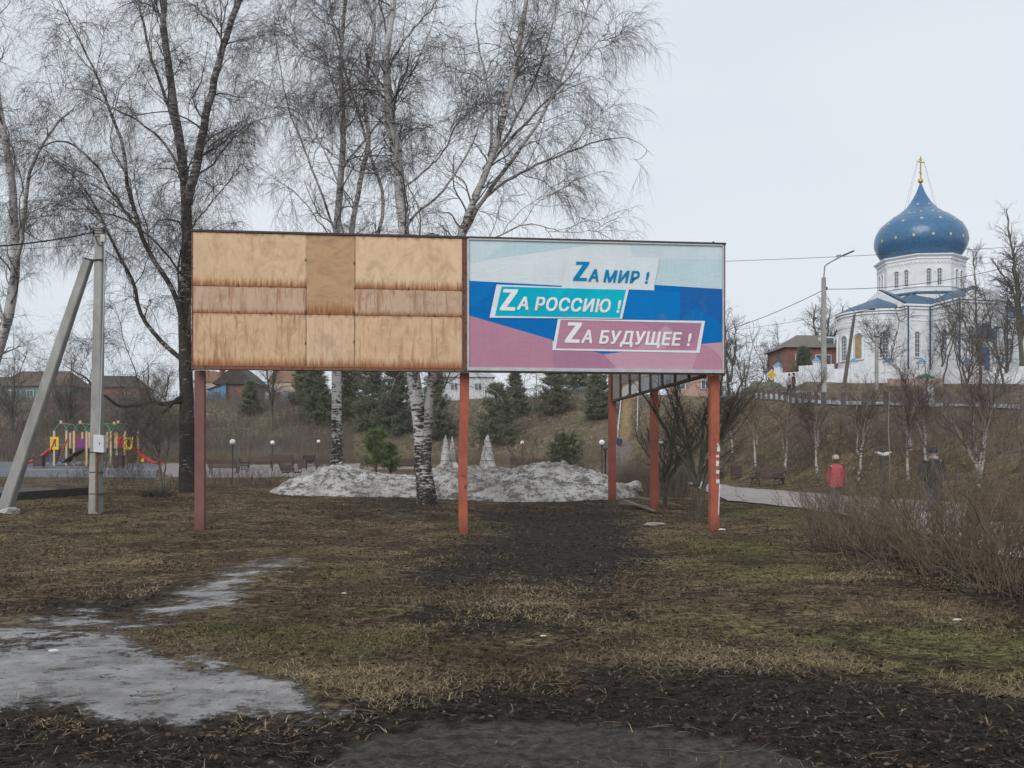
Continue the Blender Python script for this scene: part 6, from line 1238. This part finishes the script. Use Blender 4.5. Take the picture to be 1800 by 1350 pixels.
def band(n, cols, k0, k1, c0, c1):
    c = c0 + (c1 - c0) * rng.rand(n * 2); f0 = np.interp(c, cols, k0); f1 = np.interp(c, cols, k1); d_ = f0 + (f1 - f0) * rng.rand(n * 2); x = (c - 900) / F * d_; m = (fbm(x, d_, .35, 3, 1) + .25 * rng.rand(n * 2)) > .02; return x[m][:n], d_[m][:n]
x, y = band(5200, [1120, 1180, 1290, 1448, 1600, 1800, 2000], [80, 66, 60, 50, 44, 37, 35], [114, 108, 86, 58.5, 51, 47.5, 46], 1130, 1900)
strands('slope_brush', 'thin reddish brushwood on the slope below the road', 'brushwood', x, y, .2 + .9 * rng.rand(len(x)) ** 2, .004 + .006 * rng.rand(len(x)), twigr, rng)
x, y = band(4200, [1300, 1450, 1600, 1900], [94, 73, 66, 61], [97, 90, 88, 88], 1300, 1900)
strands('hill_brush', 'grey-brown brush between the road and the church wall', 'brushwood', x, y, .2 + .7 * rng.rand(len(x)), .008 + .008 * rng.rand(len(x)), twigr, rng)
# rows of tall dry stalks at the foot of the left bank
x, y = bankpts(9000, 97, 108, 100, 1060, .5); strands('dry_reeds', 'band of straw-coloured dry stalks along the foot of the bank', 'dry stalks', x, y, .5 + 1.1 * rng.rand(len(x)), .012 + .008 * rng.rand(len(x)), mat('straw', (.24, .185, .11), (.15, .115, .075), 2), rng)
# ------------------------------------------------------------------ grass blades and leaves near us
def scatter(n, y0, y1, pw=1.0, wide=1.15):
    u = rng.rand(n); y = y0 * (y1 / y0) ** (u ** pw); c = 900 + (rng.rand(n) - .5) * 1800 * wide; return (c - 900) / F * y, y
straws = NT('lawn_grass', .95, .05); a1 = straws.attr('tone'); gg = straws.attr('green')
cst = straws.mix(a1, (.06, .042, .028), (.46, .36, .215)); cgr = straws.mix(a1, (.07, .066, .03), (.27, .25, .105)); lawnm = straws.done(straws.mix(gg, cst, cgr))
def blades(n, y0, y1):
    x, y = scatter(n, y0, y1); z = hgt(x, y); ice, mud, dirt, g = masks(x, y, z); pt = fbm(x, y, .9, 5, 1); pr_ = np.clip(1.05 - mud * 1.15 - ice * 1.8 - dirt * .9, .012, 1) * np.clip(.5 + pt * 4.5, .05, 1)
    k = rng.rand(n) < pr_; x, y, z, g = x[k], y[k], z[k], g[k]; m = len(x); h = .012 + .038 * rng.rand(m) ** 1.6; az = rng.rand(m) * 6.283; lean = .8 + 2.2 * rng.rand(m)
    b = np.stack([x, y, z - .01], -1); s = np.stack([np.cos(az + 1.57), np.sin(az + 1.57), np.zeros(m)], -1) * (.0014 + .00013 * y * (.5 + rng.rand(m)))[:, None]
    d1 = np.stack([np.cos(az) * lean, np.sin(az) * lean, np.ones(m)], -1) * h[:, None]; tip = b + d1 * .5 + np.stack([np.cos(az) * lean * h, np.sin(az) * lean * h, .15 * h], -1); mid_ = b + d1 * .6
    V = np.stack([b - s, b + s, mid_ + s * .7, mid_ - s * .7, tip], 1).reshape(-1, 3); i = np.arange(m) * 5
    T = np.concatenate([np.stack([i, i + 1, i + 2], -1), np.stack([i, i + 2, i + 3], -1), np.stack([i + 3, i + 2, i + 4], -1)]); tone = np.repeat(np.clip(rng.rand(m) ** 1.5 * .8 + 1.6 * fbm(x, y, .5, 3, 3), 0, 1), 5); gr = np.repeat(np.clip(g * 1.1 * (.4 + .8 * rng.rand(m)), 0, 1), 5)
    return V, T, tone, gr
V, T, tn, gr = blades(800000, 4.6, 34); o = link('grass', fastmesh('grass', V, T, 3, False, dict(tone=tn, green=gr)), lawnm); tag(o, 'flattened winter grass on the lawn', 'grass', kind='stuff')
leafn = NT('dead_leaves', .9, .08); a1 = leafn.attr('tone'); lf = leafn.done(leafn.mix(a1, (.009, .007, .006), (.15, .105, .078)))
def leaves(n, y0, y1, only_mud=True):
    x, y = scatter(n, y0, y1); z = hgt(x, y); ice, mud, dirt, g = masks(x, y, z); pr_ = np.clip(.34 + mud * .4 - ice * 1.1 - dirt * .75, .01, 1); k = rng.rand(n) < pr_; x, y, z = x[k], y[k], z[k]; m = len(x)
    r = (.0035 + .020 * rng.rand(m) ** 5) * (1 + np.maximum(y - 7, 0) / 30); a = rng.rand(m) * 6.283; nrm = np.stack([rng.randn(m) * .45, rng.randn(m) * .45, np.ones(m)], -1); nrm /= np.linalg.norm(nrm, axis=1, keepdims=True)
    u = np.stack([np.cos(a), np.sin(a), np.zeros(m)], -1); u -= (u * nrm).sum(1, keepdims=True) * nrm; v = np.cross(nrm, u); c = np.stack([x, y, z + .006 + .01 * rng.rand(m)], -1); cu = (rng.rand(m) - .3) * .6; 
    rr_ = r[:, None]; up = nrm * (cu * r)[:, None]; V = np.stack([c - u * rr_ * 1.2, c + v * rr_ * .7 + up, c + u * rr_ * 1.3, c - v * rr_ * .7 + up], 1).reshape(-1, 3); i = np.arange(m) * 4
    T = np.concatenate([np.stack([i, i + 2, i + 1], -1), np.stack([i, i + 3, i + 2], -1)]); return V, T, np.repeat(.12 + .88 * rng.rand(m) ** 3.0, 4)
V, T, tn = leaves(190000, 4.6, 34); o = link('leaf_litter', fastmesh('leaf_litter', V, T, 3, False, dict(tone=tn)), lf); tag(o, 'dark dead leaves matted on the mud', 'leaves', kind='stuff')
# twigs lying in the mud
x, y = scatter(900, 4.6, 20); az = rng.rand(len(x)) * 6.28; Ls = .04 + .14 * rng.rand(len(x)); z = hgt(x, y) + .012; K = 4; pt = np.stack([np.stack([x + np.cos(az) * Ls * q, y + np.sin(az) * Ls * q, z + .006 * rng.rand(len(x))], -1) for q in np.linspace(-.5, .5, K)], 1); pt[:, 1:3, :2] += rng.randn(len(x), 2, 2) * .008
V, Q = tubes([(pt, np.full(pt.shape[:2], .0016))], [4]); o = link('fallen_twigs', fastmesh('fallen_twigs', V, Q), mat('pale_twig', (.2, .16, .12), (.08, .06, .05), 3)); tag(o, 'small fallen twigs on the mud and grass', 'twigs', kind='stuff')
# tall tufts
strawm = mat('straw_tuft', (.22, .15, .09), (.14, .095, .06), 3)
for px, py, n, h, lab, r_ in [(1100, 1040, 22, .3, 'pale dry grass tuft at the edge of the worn track', .05), (1290, 1105, 14, .35, 'few long dry stalks in the lawn before the thicket', .12), (1600, 1090, 130, .26, 'orange dry grass clump at the foot of the thicket', .55), (1690, 1085, 80, .24, 'orange dry grass clump nearer the right edge', .45), (1420, 1010, 60, .25, 'brown weed clump at the left foot of the thicket', .25)]:
    bush(gp(px, py), h, n, int(px), r_, strawm, lab, None, 'grass_tuft', 1.0, .0018, False)
# litter
for i, (px, py, r, lab) in enumerate([(95, 1147, .028, 'crumpled pale wrapper on the dark mud at left'), (1683, 1092, .03, 'clear plastic scrap in the grass at right'), (1268, 932, .07, 'white rag at the foot of the right red post'), (955, 1122, .018, 'small white scrap in the green grass'), (605, 1046, .02, 'small white scrap right of the ice patch tip')]):
    lump('litter_scrap', lab, 'litter', gp(px, py) + Vector((0, 0, .015)), r, paper, 20 + i, (1.6, .8, .4), 2)
# planks by the rear posts
plk = mat('weathered_plank', (.25, .2, .16), (.14, .11, .09), 4, .9, stretch=(1, 6, 1))
for i, (a, b, lab) in enumerate([((1098, 884), (1150, 903), 'weathered plank leaning to the foot of the worn red rear post'), ((1090, 890), (1140, 897), 'flat grey plank lying before the rear posts'), ((1118, 880), (1196, 896), 'long thin batten lying past the rear posts')]):
    A, B_ = gp(*a), gp(*b); dv = B_ - A; mb = MB(); mb.box((0, 0, .03 + .02 * i), (dv.length, .12 - .03 * (i == 2), .03), math.atan2(dv.y, dv.x), -math.asin(dv.z / dv.length)); o = mb.build('plank', plk); o.location = (A + B_) / 2 + Vector((0, 0, .05)); tag(o, lab, 'plank')
print('verts', sum(len(o.data.vertices) for o in bpy.data.objects if o.type == 'MESH' and o.data) // 1000, 'k')

# ------------------------------------------------------------------ damp winter air
hb = MB(); hb.b2((-720, -60, -1.6), (720, 520, 44)); hm = bpy.data.materials.new('damp_air'); hm.use_nodes = True; n_ = hm.node_tree.nodes; n_.remove(n_['Principled BSDF'])
pv = n_.new('ShaderNodeVolumePrincipled'); pv.inputs['Density'].default_value = HAZE; pv.inputs['Color'].default_value = (.85, .88, .92, 1); hm.node_tree.links.new(pv.outputs[0], n_['Material Output'].inputs['Volume'])
tag(hb.build('haze', hm), 'thin damp haze over the park', 'haze', kind='stuff')
